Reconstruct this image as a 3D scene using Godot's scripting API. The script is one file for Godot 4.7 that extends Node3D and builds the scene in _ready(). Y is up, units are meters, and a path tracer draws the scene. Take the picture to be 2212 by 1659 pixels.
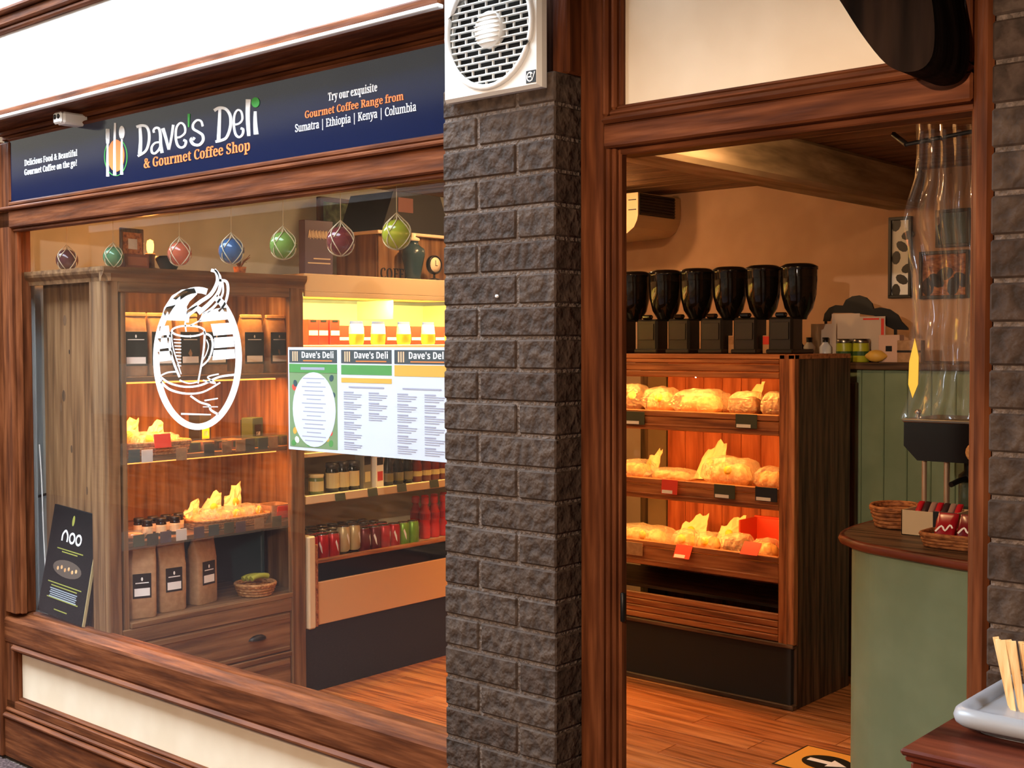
extends Node3D

# ---------------------------------------------------------------- camera model
const FPX := 2667.2
const CX := 1106.0
const CY := 829.5
const CAM := Vector3(2.275, 1.549, 2.424)
var cam_basis: Basis
var M := {}
var names := {}
var org := Vector3.ZERO   # base of the thing now built in room coordinates
var rng := RandomNumberGenerator.new()

func ray(px: float, py: float) -> Vector3:
	return cam_basis * Vector3((px - CX) / FPX, -(py - CY) / FPX, -1.0)
# the point of a plane of the room that a photo pixel looks at
func Z(px: float, py: float, z: float) -> Vector3:
	var r := ray(px, py)
	return CAM + r * ((z - CAM.z) / r.z)
func X(px: float, py: float, x: float) -> Vector3:
	var r := ray(px, py)
	return CAM + r * ((x - CAM.x) / r.x)
func Y(px: float, py: float, y: float) -> Vector3:
	var r := ray(px, py)
	return CAM + r * ((y - CAM.y) / r.y)

# ---------------------------------------------------------------- shape helpers
func mb() -> SurfaceTool:
	var s := SurfaceTool.new()
	s.begin(Mesh.PRIMITIVE_TRIANGLES)
	s.set_smooth_group(-1)
	return s

func tri(s: SurfaceTool, a: Vector3, b: Vector3, c: Vector3) -> void:
	s.add_vertex(a); s.add_vertex(b); s.add_vertex(c)

func quad(s: SurfaceTool, a: Vector3, b: Vector3, c: Vector3, d: Vector3) -> void:
	tri(s, a, b, c); tri(s, a, c, d)

func uquad(s: SurfaceTool, a: Vector3, b: Vector3, c: Vector3, d: Vector3) -> void:
	# a quad with texture coordinates, a = top left, clockwise
	var v := [a, b, c, d]
	var t := [Vector2(0, 0), Vector2(1, 0), Vector2(1, 1), Vector2(0, 1)]
	for i in [0, 1, 2, 0, 2, 3]:
		s.set_uv(t[i]); s.add_vertex(v[i])

# box with chamfered edges, c = centre, e = size
func bx(s: SurfaceTool, c: Vector3, e: Vector3, b := 0.003, r := Basis.IDENTITY) -> void:
	var h := e * 0.5
	b = minf(b, minf(h.x, minf(h.y, h.z)) * 0.9)
	s.set_smooth_group(-1)
	var p := func(x: float, y: float, z: float) -> Vector3: return c + r * Vector3(x, y, z)
	for ax in 3:
		for sg in [-1.0, 1.0]:
			var u := (ax + 1) % 3
			var w := (ax + 2) % 3
			var q := []
			for k in [[-1, -1], [1, -1], [1, 1], [-1, 1]]:
				var v := Vector3.ZERO
				v[ax] = sg * h[ax]
				v[u] = k[0] * (h[u] - b)
				v[w] = k[1] * (h[w] - b)
				q.append(p.call(v.x, v.y, v.z))
			if sg > 0: quad(s, q[3], q[2], q[1], q[0])
			else: quad(s, q[0], q[1], q[2], q[3])
	if b < 0.0004: return
	for ax in 3:
		var u := (ax + 1) % 3
		var w := (ax + 2) % 3
		for su in [-1.0, 1.0]:
			for sw in [-1.0, 1.0]:
				var q := []
				for k in [[-1, 0], [1, 0], [1, 1], [-1, 1]]:
					var v := Vector3.ZERO
					v[ax] = k[0] * (h[ax] - b)
					v[u] = su * (h[u] if k[1] == 0 else h[u] - b)
					v[w] = sw * (h[w] - b if k[1] == 0 else h[w])
					q.append(p.call(v.x, v.y, v.z))
				if su * sw > 0: quad(s, q[3], q[2], q[1], q[0])
				else: quad(s, q[0], q[1], q[2], q[3])
	for sx in [-1.0, 1.0]:
		for sy in [-1.0, 1.0]:
			for sz in [-1.0, 1.0]:
				var a: Vector3 = p.call(sx * h.x, sy * (h.y - b), sz * (h.z - b))
				var d: Vector3 = p.call(sx * (h.x - b), sy * h.y, sz * (h.z - b))
				var g: Vector3 = p.call(sx * (h.x - b), sy * (h.y - b), sz * h.z)
				if sx * sy * sz > 0: tri(s, a, g, d)
				else: tri(s, a, d, g)

# box by its two corners
func bc(s: SurfaceTool, a: Vector3, c: Vector3, b := 0.003) -> void:
	bx(s, (a + c) * 0.5, (c - a).abs(), b)

# rings of equal count, joined; caps close the ends
func loft(s: SurfaceTool, rings: Array, closed := true, cap := true, smooth := true) -> void:
	s.set_smooth_group(0 if smooth else -1)
	var n: int = rings[0].size()
	for i in rings.size() - 1:
		var a: PackedVector3Array = rings[i]
		var b: PackedVector3Array = rings[i + 1]
		for k in (n if closed else n - 1):
			var m := (k + 1) % n
			quad(s, a[k], b[k], b[m], a[m])
	if cap and closed:
		s.set_smooth_group(-1)
		for e in [0, rings.size() - 1]:
			var g: PackedVector3Array = rings[e]
			var c := Vector3.ZERO
			for v in g: c += v
			c /= n
			for k in n:
				if e == 0: tri(s, c, g[k], g[(k + 1) % n])
				else: tri(s, c, g[(k + 1) % n], g[k])

# lathed profile, points are (radius, height)
func lathe(s: SurfaceTool, prof: Array, at := Vector3.ZERO, seg := 20, r := Basis.IDENTITY, smooth := true) -> void:
	var rings := []
	for q in prof:
		var ring := PackedVector3Array()
		for k in seg:
			var a := TAU * k / seg
			ring.append(at + r * Vector3(q.x * cos(a), q.y, q.x * sin(a)))
		rings.append(ring)
	if smooth:
		loft(s, rings, true, true, true)
	else:
		for i in rings.size() - 1:
			loft(s, [rings[i], rings[i + 1]], true, false, false)

func tube(s: SurfaceTool, pts: Array, rad: float, seg := 6, closed := false, rad2 := -1.0) -> void:
	var rings := []
	var n := pts.size()
	var up := Vector3.UP
	for i in n:
		var d: Vector3
		if closed: d = pts[(i + 1) % n] - pts[(i - 1 + n) % n]
		else: d = pts[mini(i + 1, n - 1)] - pts[maxi(i - 1, 0)]
		d = d.normalized()
		var ref := up if absf(d.dot(up)) < 0.95 else Vector3.RIGHT
		var u := d.cross(ref).normalized()
		var w := u.cross(d)
		var rr := rad if rad2 < 0 else lerpf(rad, rad2, float(i) / maxf(1, n - 1))
		var ring := PackedVector3Array()
		for k in seg:
			var a := TAU * k / seg
			ring.append(pts[i] + (u * cos(a) + w * sin(a)) * rr)
		rings.append(ring)
	if closed: rings.append(rings[0])
	loft(s, rings, true, not closed, true)

# flat outline pushed out to a plate: f maps (x, y, depth) to space
func plate(s: SurfaceTool, poly: PackedVector2Array, d0: float, d1: float, f: Callable) -> void:
	if not Geometry2D.is_polygon_clockwise(poly):
		poly = poly.duplicate(); poly.reverse()
	s.set_smooth_group(-1)
	var t := Geometry2D.triangulate_polygon(poly)
	for i in range(0, t.size(), 3):
		tri(s, f.call(poly[t[i]], d1), f.call(poly[t[i + 1]], d1), f.call(poly[t[i + 2]], d1))
		tri(s, f.call(poly[t[i + 2]], d0), f.call(poly[t[i + 1]], d0), f.call(poly[t[i]], d0))
	for i in poly.size():
		var a := poly[i]
		var b := poly[(i + 1) % poly.size()]
		quad(s, f.call(a, d1), f.call(a, d0), f.call(b, d0), f.call(b, d1))

func xy(o := Vector3.ZERO, r := Basis.IDENTITY) -> Callable:
	return func(p: Vector2, d: float) -> Vector3: return o + r * Vector3(p.x, p.y, d)

func curve(pts: Array, per := 6) -> Array:
	# Catmull-Rom through 2-D or 3-D points
	var out := []
	for i in pts.size() - 1:
		var a = pts[maxi(i - 1, 0)]
		var b = pts[i]
		var c = pts[i + 1]
		var d = pts[mini(i + 2, pts.size() - 1)]
		for k in per:
			out.append(b.cubic_interpolate(c, a, d, float(k) / per))
	out.append(pts[-1])
	return out

# a brush stroke of changing width drawn as a thin plate
func stroke(s: SurfaceTool, pts: Array, w0: float, w1: float, d0: float, d1: float, f: Callable, per := 6) -> void:
	var c := curve(pts, per)
	var n := c.size()
	for i in n - 1:
		var p: Vector2 = c[i]
		var q: Vector2 = c[i + 1]
		var t0: Vector2 = (c[mini(i + 1, n - 1)] - c[maxi(i - 1, 0)]).normalized().orthogonal()
		var t1: Vector2 = (c[mini(i + 2, n - 1)] - c[i]).normalized().orthogonal()
		var a := lerpf(w0, w1, float(i) / (n - 1)) * 0.5
		var b := lerpf(w0, w1, float(i + 1) / (n - 1)) * 0.5
		plate(s, PackedVector2Array([p + t0 * a, q + t1 * b, q - t1 * b, p - t0 * a]), d0, d1, f)

func disc(c: Vector2, rx: float, ry: float, n := 28, turn := 0.0) -> PackedVector2Array:
	var o := PackedVector2Array()
	for k in n:
		o.append(c + Vector2(cos(TAU * k / n) * rx, sin(TAU * k / n) * ry).rotated(turn))
	return o

func ring2(c: Vector2, rx: float, ry: float, a0 := 0.0, a1 := TAU, n := 40) -> Array:
	var o := []
	for k in n + 1:
		var a := lerpf(a0, a1, float(k) / n)
		o.append(c + Vector2(cos(a) * rx, sin(a) * ry))
	return o

# ---------------------------------------------------------------- nodes
func numbered(n: String) -> String:
	if not names.has(n):
		names[n] = 0
		return n
	names[n] += 1
	return "%s_%03d" % [n, names[n]]

func thing(called: String, label: String, category: String, at := Vector3.ZERO, turn := 0.0, group := "") -> Node3D:
	var o := Node3D.new()
	o.name = numbered(called)
	add_child(o)
	o.position = at
	o.rotation.y = turn
	o.set_meta("label", label); o.set_meta("category", category)
	if group: o.set_meta("group", group)
	return o

func setting(called: String, label := "", category := "") -> Node3D:
	var o := Node3D.new()
	o.name = numbered(called)
	add_child(o)
	o.set_meta("kind", "structure")
	if label: o.set_meta("label", label)
	if category: o.set_meta("category", category)
	return o

func part(parent: Node, called: String, s: SurfaceTool, m: Material, label := "") -> MeshInstance3D:
	var o := MeshInstance3D.new()
	o.name = called
	s.generate_normals()
	o.mesh = s.commit()
	o.material_override = m
	if not parent is MeshInstance3D: o.position = -org
	parent.add_child(o, true)
	if label: o.set_meta("label", label)
	return o

func box(parent: Node, called: String, a: Vector3, c: Vector3, m: Material, b := 0.003, label := "") -> MeshInstance3D:
	var s := mb()
	bc(s, a, c, b)
	return part(parent, called, s, m, label)

func copy(o: Node3D, at: Vector3, turn := 0.0, label := "", group := "") -> Node3D:
	var base := String(o.name)
	if base.substr(base.length() - 4, 1) == "_" and base.right(3).is_valid_int(): base = base.left(base.length() - 4)
	var c: Node3D = o.duplicate()
	c.name = numbered(base)
	add_child(c)
	c.position = at
	c.rotation.y = turn
	if label: c.set_meta("label", label)
	if group: c.set_meta("group", group)
	return c

# lettering: raised from a plane, fitted between two points of its baseline
func text(parent: Node, called: String, words: String, font: String, bold: bool, left: Vector3, right: Vector3, high: float, m: Material, normal := Vector3.BACK, thick := 0.0016) -> MeshInstance3D:
	var t := TextMesh.new()
	var f := SystemFont.new()
	f.font_names = PackedStringArray([font])
	if bold: f.font_weight = 700
	t.font = f
	t.text = words
	t.font_size = 64
	t.pixel_size = 0.01
	t.depth = 0.1
	t.curve_step = 4.0
	t.horizontal_alignment = HORIZONTAL_ALIGNMENT_LEFT
	t.vertical_alignment = VERTICAL_ALIGNMENT_BOTTOM
	var o := MeshInstance3D.new()
	o.name = called
	o.mesh = t
	var bb := t.get_aabb()
	var xdir := (right - left).normalized()
	var ydir := normal.cross(xdir).normalized()
	var sx := (right - left).length() / bb.size.x
	# 64 px font: capital letters are about 0.46 m high, the baseline sits about 0.15 above the foot
	var sy := high / 0.46
	var bs := Basis(xdir * sx, ydir * sy, normal * (thick / 0.1))
	o.transform = Transform3D(bs, left - bs * Vector3(bb.position.x, bb.position.y, 0) - ydir * sy * (0.15 if (words.contains("g") or words.contains("y") or words.contains("q") or words.contains("p") or words.contains("|")) else 0.0))
	o.material_override = m
	parent.add_child(o, true)
	return o

# ---------------------------------------------------------------- materials
func std(c: Color, rough := 0.6, metal := 0.0) -> StandardMaterial3D:
	var m := StandardMaterial3D.new()
	m.albedo_color = c
	m.roughness = rough
	m.metallic = metal
	return m

func glassy(c: Color, alpha: float, rough := 0.05) -> StandardMaterial3D:
	var m := std(Color(c.r, c.g, c.b, alpha), rough)
	m.transparency = BaseMaterial3D.TRANSPARENCY_ALPHA
	return m

func noise_img(seed_: int, freq: float, oct := 4, size := 256, kind := FastNoiseLite.TYPE_SIMPLEX_SMOOTH) -> Image:
	var n := FastNoiseLite.new()
	n.seed = seed_
	n.noise_type = kind
	n.frequency = freq
	n.fractal_octaves = oct
	return n.get_seamless_image(size, size)

func ramp_tex(im: Image, cols: Array, stops: Array) -> ImageTexture:
	var g := Gradient.new()
	g.offsets = PackedFloat32Array(stops)
	g.colors = PackedColorArray(cols)
	var w := im.get_width()
	var h := im.get_height()
	var lut := []
	for i in 256: lut.append(g.sample(i / 255.0))
	var o := Image.create(w, h, false, Image.FORMAT_RGB8)
	for y in h:
		for x in w:
			o.set_pixel(x, y, lut[int(im.get_pixel(x, y).r * 255.0)])
	return ImageTexture.create_from_image(o)

func bump_tex(im: Image, strength: float) -> ImageTexture:
	var n := Image.create(im.get_width(), im.get_height(), false, Image.FORMAT_RGBA8)
	for y in im.get_height():
		for x in im.get_width():
			n.set_pixel(x, y, im.get_pixel(x, y))
	n.bump_map_to_normal_map(strength)
	return ImageTexture.create_from_image(n)

# streaked timber; grain says which axis the streaks follow
func wood(tex: Texture2D, nrm: Texture2D, grain: String, fine := 3.0, long := 0.35, rough := 0.45, coat := 0.0, world := true) -> StandardMaterial3D:
	var m := std(Color.WHITE, rough)
	m.albedo_texture = tex
	if nrm:
		m.normal_enabled = true
		m.normal_texture = nrm
		m.normal_scale = 0.35
	m.uv1_triplanar = true
	m.uv1_world_triplanar = world
	m.metallic_specular = 0.32
	m.uv1_triplanar_sharpness = 8.0
	var v := Vector3(fine, fine, fine)
	v["xyz".find(grain)] = long
	m.uv1_scale = v
	if coat > 0.0:
		m.clearcoat_enabled = true
		m.clearcoat = coat
		m.clearcoat_roughness = 0.25
	return m

func grainy(tex: Texture2D, scale: float, rough: float, nrm: Texture2D = null, ns := 0.5) -> StandardMaterial3D:
	var m := std(Color.WHITE, rough)
	m.albedo_texture = tex
	m.uv1_triplanar = true
	m.uv1_world_triplanar = true
	m.uv1_scale = Vector3.ONE * scale
	if nrm:
		m.normal_enabled = true
		m.normal_texture = nrm
		m.normal_scale = ns
	return m

func glow(c: Color, e: float) -> StandardMaterial3D:
	var m := std(c, 0.6)
	m.emission_enabled = true
	m.emission = c
	m.emission_energy_multiplier = e
	return m

func S(r: int, g: int, b: int) -> Color:
	return Color(r / 255.0, g / 255.0, b / 255.0)

func make_materials() -> void:
	var gr := noise_img(11, 0.018, 5)
	var gr2 := noise_img(23, 0.03, 4)
	var gn := bump_tex(gr2, 3.0)
	var st4 := [0.15, 0.42, 0.6, 0.85]
	# varnished shop front timber, red-brown
	var t_front := ramp_tex(gr, [S(72, 37, 20), S(92, 49, 26), S(104, 57, 31), S(122, 70, 40)], st4)
	for a in ["x", "y", "z"]:
		M["front_" + a] = wood(t_front, gn, a, 6.5, 0.5, 0.48, 0.0)
		M["front_" + a].metallic_specular = 0.2
	# pine of the dresser
	var t_pine := ramp_tex(gr2, [S(90, 61, 37), S(116, 83, 53), S(126, 92, 60), S(142, 107, 72)], st4)
	for a in ["x", "y", "z"]: M["pine_" + a] = wood(t_pine, gn, a, 2.8, 0.18, 0.55, 0.0)
	# bakery case wood
	var t_case := ramp_tex(gr, [S(110, 64, 36), S(154, 94, 54), S(168, 106, 62), S(186, 122, 74)], st4)
	for a in ["x", "y", "z"]: M["case_" + a] = wood(t_case, gn, a, 6.0, 0.4, 0.45, 0.1)
	var t_caseback := ramp_tex(gr, [S(120, 60, 36), S(150, 80, 50), S(162, 90, 58), S(176, 102, 68)], st4)
	M.case_back = wood(t_caseback, gn, "y", 3.0, 0.3, 0.5)
	var t_dark := ramp_tex(gr, [S(50, 37, 28), S(80, 59, 43), S(94, 70, 51), S(110, 83, 61)], st4)
	for a in ["x", "y", "z"]: M["dark_" + a] = wood(t_dark, gn, a, 5.0, 0.35, 0.5, 0.05)
	var t_beam := ramp_tex(gr, [S(124, 106, 82), S(156, 135, 106), S(168, 147, 118), S(182, 161, 132)], st4)
	M.beam_z = wood(t_beam, gn, "z", 2.0, 0.25, 0.6)
	var t_ceil := ramp_tex(gr, [S(90, 60, 40), S(122, 86, 60), S(132, 96, 68), S(144, 106, 78)], st4)
	M.ceil_z = wood(t_ceil, gn, "x", 2.0, 0.25, 0.55)
	var fl := [[S(130, 74, 38), S(168, 104, 58), S(180, 114, 66), S(192, 126, 76)], [S(120, 66, 34), S(156, 94, 52), S(168, 104, 60), S(182, 116, 70)], [S(138, 82, 44), S(176, 112, 64), S(190, 124, 74), S(200, 136, 84)]]
	M.floor = []
	for k in 3: M.floor.append(wood(ramp_tex(gr2 if k == 1 else gr, fl[k], st4), gn, "x", 5.0, 0.3, 0.34, 0.15))
	var t_mah := ramp_tex(gr, [S(52, 20, 12), S(86, 36, 20), S(98, 44, 26), S(116, 56, 34)], st4)
	M.mahogany = wood(t_mah, gn, "x", 2.6, 0.3, 0.4, 0.0)
	# rough brown-painted brick
	var rough_im := noise_img(5, 0.045, 5)
	var rn := bump_tex(rough_im, 14.0)
	M.brick = []
	var bcols := [[S(57, 45, 37), S(70, 56, 46), S(80, 65, 54)], [S(53, 42, 34), S(66, 52, 43), S(76, 61, 51)], [S(60, 48, 40), S(74, 60, 50), S(85, 70, 59)]]
	for k in 3: M.brick.append(grainy(ramp_tex(rough_im, bcols[k], [0.25, 0.5, 0.8]), 2.0, 0.75, rn, 0.3))
	M.mortar = grainy(ramp_tex(rough_im, [S(80, 66, 55), S(96, 80, 68), S(114, 97, 84)], [0.25, 0.5, 0.8]), 5.0, 0.8, rn, 0.6)
	M.paver = grainy(ramp_tex(rough_im, [S(56, 44, 42), S(76, 60, 57), S(92, 74, 70)], [0.25, 0.5, 0.8]), 5.0, 0.8, rn, 0.4)
	M.paver.metallic_specular = 0.1
	for bm in M.brick: bm.metallic_specular = 0.25
	var soft := noise_img(31, 0.012, 3)
	M.cream = grainy(ramp_tex(soft, [S(231, 208, 175), S(238, 217, 186)], [0.2, 0.8]), 1.3, 0.55)
	M.white_panel = std(S(238, 235, 228), 0.55)
	M.plaster = grainy(ramp_tex(soft, [S(182, 142, 110), S(192, 152, 120)], [0.2, 0.8]), 1.1, 0.85)
	M.grey_wall = grainy(ramp_tex(soft, [S(170, 174, 168), S(184, 188, 182)], [0.2, 0.8]), 1.1, 0.8)
	M.beige_wall = grainy(ramp_tex(soft, [S(96, 84, 66), S(108, 95, 76)], [0.2, 0.8]), 1.1, 0.8)
	M.green = grainy(ramp_tex(soft, [S(119, 138, 106), S(128, 147, 115)], [0.2, 0.8]), 1.5, 0.5)
	M.white = std(S(240, 238, 232), 0.4)
	M.white_vinyl = std(S(250, 250, 250), 0.5)
	M.plastic_white = std(S(236, 233, 226), 0.3)
	M.black = std(S(18, 17, 17), 0.4)
	M.black_gloss = std(S(14, 14, 15), 0.12)
	M.black_soft = std(S(26, 24, 23), 0.8)
	M.card_black = std(S(13, 14, 15), 0.55)
	M.card_black.metallic_specular = 0.2
	M.chrome = std(S(200, 200, 200), 0.18, 1.0)
	M.steel = std(S(150, 148, 142), 0.3, 1.0)
	M.iron = std(S(48, 44, 40), 0.45, 0.8)
	M.navy = std(S(17, 25, 54), 0.12)
	M.orange = std(S(238, 126, 52), 0.5)
	M.leafgreen = std(S(62, 168, 62), 0.5)
	M.sign_white = std(S(244, 242, 240), 0.5)
	M.pane = glassy(S(30, 36, 33), 0.03, 0.01)
	M.pane.metallic_specular = 0.5
	M.acrylic = glassy(S(160, 160, 150), 0.1, 0.05)
	M.film = glassy(S(200, 196, 188), 0.07, 0.04)
	M.film.metallic_specular = 0.9
	M.kraft = grainy(ramp_tex(gr2, [S(158, 118, 80), S(176, 136, 96)], [0.2, 0.8]), 4.0, 0.6)
	M.paper = std(S(238, 236, 230), 0.7)
	M.dimmed_paper = std(S(196, 176, 156), 0.7)  # paper colour darkened to stand for the dim light at the back counter
	M.label_black = std(S(22, 21, 22), 0.4)
	M.red_card = std(S(222, 62, 44), 0.6)
	M.green_card = std(S(60, 66, 48), 0.6)
	M.cellophane = glassy(S(255, 246, 226), 0.2, 0.12)
	M.cellophane.normal_enabled = true
	M.cellophane.normal_texture = rn
	M.cellophane.normal_scale = 1.2
	M.cellophane.uv1_triplanar = true
	M.cellophane.uv1_scale = Vector3.ONE * 5.0
	M.cell_paper = std(S(238, 214, 172), 0.45)
	M.bread = grainy(ramp_tex(soft, [S(196, 140, 84), S(228, 184, 128)], [0.3, 0.7]), 9.0, 0.7)
	M.bread_dark = grainy(ramp_tex(soft, [S(70, 40, 24), S(112, 68, 40)], [0.3, 0.7]), 12.0, 0.7)
	M.sticker = std(S(244, 196, 60), 0.5)
	var t_cane := ramp_tex(gr2, [S(140, 92, 52), S(178, 128, 78), S(190, 140, 88), S(205, 158, 104)], st4)
	var t_stick := ramp_tex(gr2, [S(206, 160, 104), S(228, 188, 130), S(240, 204, 150)], [0.2, 0.5, 0.8])
	M.wicker = wood(t_cane, gn, "x", 9.0, 5.0, 0.6)
	M.wicker_dark = wood(t_case, gn, "x", 9.0, 5.0, 0.6)
	M.string = std(S(196, 182, 150), 0.8)
	M.teal = std(S(38, 70, 78), 0.5)
	M.teal_wood = std(S(36, 92, 108), 0.5)
	M.grey_plastic = std(S(150, 152, 156), 0.3)
	M.stick = wood(t_stick, gn, "y", 6.0, 1.0, 0.6)
	M.cable = std(S(235, 232, 225), 0.5)
	M.purple = std(S(84, 66, 86), 0.5)
	M.dark_brace = wood(ramp_tex(gr, [S(18, 13, 10), S(27, 19, 14), S(34, 24, 18), S(44, 31, 23)], st4), gn, "y", 2.4, 0.3, 0.8)
	M.dark_brace.metallic_specular = 0.1
	M.yellow_mat = std(S(226, 160, 62), 0.5)

# ---------------------------------------------------------------- scene
const FZ := 0.0          # front of the shop front timber
const GLASS := -0.05     # window glass
const DX := -1.95        # front of the dresser and the fridge
const CASEZ := -2.204    # front of the bakery case
const BACK := -3.46      # back wall
const CEIL := 2.386
const OUT := -0.15       # paving outside

func area(at: Vector3, look: Vector3, size: Vector2, c: Color, e: float) -> void:
	var l := AreaLight3D.new()
	l.area_size = size
	l.light_color = c
	l.light_energy = e
	l.area_range = 12.0
	l.shadow_enabled = true
	add_child(l)
	l.look_at_from_position(at, at + look, Vector3.UP if absf(look.normalized().y) < 0.9 else Vector3.BACK)

func omni(at: Vector3, c: Color, e: float, size := 0.03) -> void:
	var l := OmniLight3D.new()
	l.light_color = c
	l.light_energy = e
	l.light_size = size
	l.omni_range = 12.0
	l.omni_attenuation = 2.0
	l.shadow_enabled = true
	l.position = at
	add_child(l)

func _ready() -> void:
	rng.seed = 7
	cam_basis = Basis.from_euler(Vector3(deg_to_rad(-1.9286), deg_to_rad(41.1763), deg_to_rad(-0.1715)))
	var cam := Camera3D.new()
	cam.name = "camera"
	cam.fov = rad_to_deg(2.0 * atan(CY / FPX))
	cam.transform = Transform3D(cam_basis, CAM)
	cam.near = 0.05
	cam.far = 100.0
	add_child(cam)
	cam.current = true
	var env := Environment.new()
	env.background_mode = Environment.BG_SKY
	var sky := Sky.new()
	var psm := ProceduralSkyMaterial.new()
	psm.sky_top_color = Color(0.86, 0.93, 1.0)
	psm.sky_horizon_color = Color(0.97, 0.98, 1.0)
	psm.ground_bottom_color = Color(0.4, 0.38, 0.36)
	psm.ground_horizon_color = Color(0.6, 0.58, 0.56)
	psm.sky_energy_multiplier = SKY_E
	psm.ground_energy_multiplier = 0.3
	psm.sun_angle_max = 0.1
	sky.sky_material = psm
	env.sky = sky
	env.tonemap_mode = Environment.TONE_MAPPER_LINEAR
	env.tonemap_exposure = EXPO
	env.sdfgi_enabled = true
	env.ssao_enabled = true
	env.ssil_enabled = true
	var we := WorldEnvironment.new()
	we.environment = env
	add_child(we)
	make_materials()
	outside()
	shop_front()
	brickwork()
	room()
	dresser()
	fridge()
	bakery_case()
	back_counter()
	till_counter()
	front_things()

const PASS_E := 10.5
const SKY_E := 3.5
const EXPO := 1.0

# ---------------------------------------------------------------- the passage outside
func outside() -> void:
	var g := setting("pavement", "brown-red block paving of the passage outside the shop", "paving")
	box(g, "bedding", Vector3(-14, OUT - 0.2, -0.3), Vector3(7, OUT - 0.012, 4.6), M.mortar, 0.0)
	# the blocks that show by the foot of the shop front
	var blk := mb()
	bx(blk, Vector3.ZERO, Vector3(0.196, 0.06, 0.096), 0.006)
	blk.generate_normals()
	var mesh := blk.commit()
	for i in 9:
		for j in 6:
			var o := MeshInstance3D.new()
			o.name = "paving_block"
			o.mesh = mesh
			o.material_override = M.paver
			o.position = Vector3(-3.1 + i * 0.2 + (0.1 if j % 2 else 0.0), OUT - 0.03 + rng.randf_range(-0.002, 0.002), 0.07 + j * 0.1)
			g.add_child(o, true)
	# the rest of the paving, beyond the picture
	box(g, "paving", Vector3(-1.2, OUT - 0.06, 0.02), Vector3(7, OUT, 4.6), M.paver, 0.0)
	box(g, "paving", Vector3(-14, OUT - 0.06, 0.02), Vector3(-3.2, OUT, 4.6), M.paver, 0.0)
	box(g, "paving", Vector3(-3.2, OUT - 0.06, 0.67), Vector3(-1.2, OUT, 4.6), M.paver, 0.0)
	# the shop across the passage, which the glass and the sign mirror
	var w := setting("wall_opposite", "shop front across the passage", "wall")
	box(w, "plinth", Vector3(-9.9, OUT, 4.5), Vector3(7, 0.8, 4.7), M.dark_x, 0.0)
	box(w, "render", Vector3(-9.9, 0.8, 4.52), Vector3(7, 2.74, 4.7), M.beige_wall, 0.0)
	box(w, "fascia", Vector3(-9.9, 2.74, 4.5), Vector3(7, 4.2, 4.7), M.white_panel, 0.0)
	box(w, "side_wall", Vector3(-14, OUT, 4.5), Vector3(-9.9, 4.2, 4.7), M.dark_y, 0.0)
	box(w, "added_overhang", Vector3(-14, 3.0, 2.9), Vector3(7, 4.4, 4.7), M.beige_wall, 0.0)  # unseen overhang, added to keep sky light off the wall and paving
	box(w, "end_block", Vector3(-14.2, OUT, -0.2), Vector3(-12, 5.6, 4.7), M.beige_wall, 0.0)  # unseen block, added to shut out low sky light along the passage
	# the covered end of the passage, right of the pillar
	var c := setting("ceiling_passage", "dark boarded soffit over the shop door", "ceiling")
	box(c, "soffit", Vector3(0.1, 2.78, -0.1), Vector3(7, 2.9, 4.6), M.dark_x, 0.0)
	# unseen lamp added behind the camera to brighten the panel over the door
	var lt := thing("added_passage_lamp", "added unseen lamp with a metal shade hanging in the covered passage", "pendant lamp", Vector3(1.5, 2.12, 2.95))
	var ls := mb()
	lathe(ls, [Vector2(0.13, 0.002), Vector2(0.128, 0.008), Vector2(0.05, 0.1), Vector2(0.02, 0.12), Vector2(0.006, 0.13), Vector2(0.004, 0.66)], Vector3.ZERO, 24)
	part(lt, "shade", ls, M.iron)  # rim set so the top of the door panel falls dim
	ls = mb()
	lathe(ls, [Vector2(0.001, -0.04), Vector2(0.03, -0.03), Vector2(0.036, 0.0), Vector2(0.02, 0.04), Vector2(0.001, 0.05)], Vector3.ZERO, 14)
	part(lt, "bulb", ls, glow(Color(1.0, 0.82, 0.6), 8.0))
	omni(Vector3(1.5, 2.116, 2.95), Color(1.0, 0.88, 0.77), PASS_E, 0.014)
	var e := setting("wall_passage_end", "end wall of the passage", "wall")
	box(e, "render", Vector3(7, OUT, -0.2), Vector3(7.2, 2.9, 4.7), M.beige_wall, 0.0)

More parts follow.
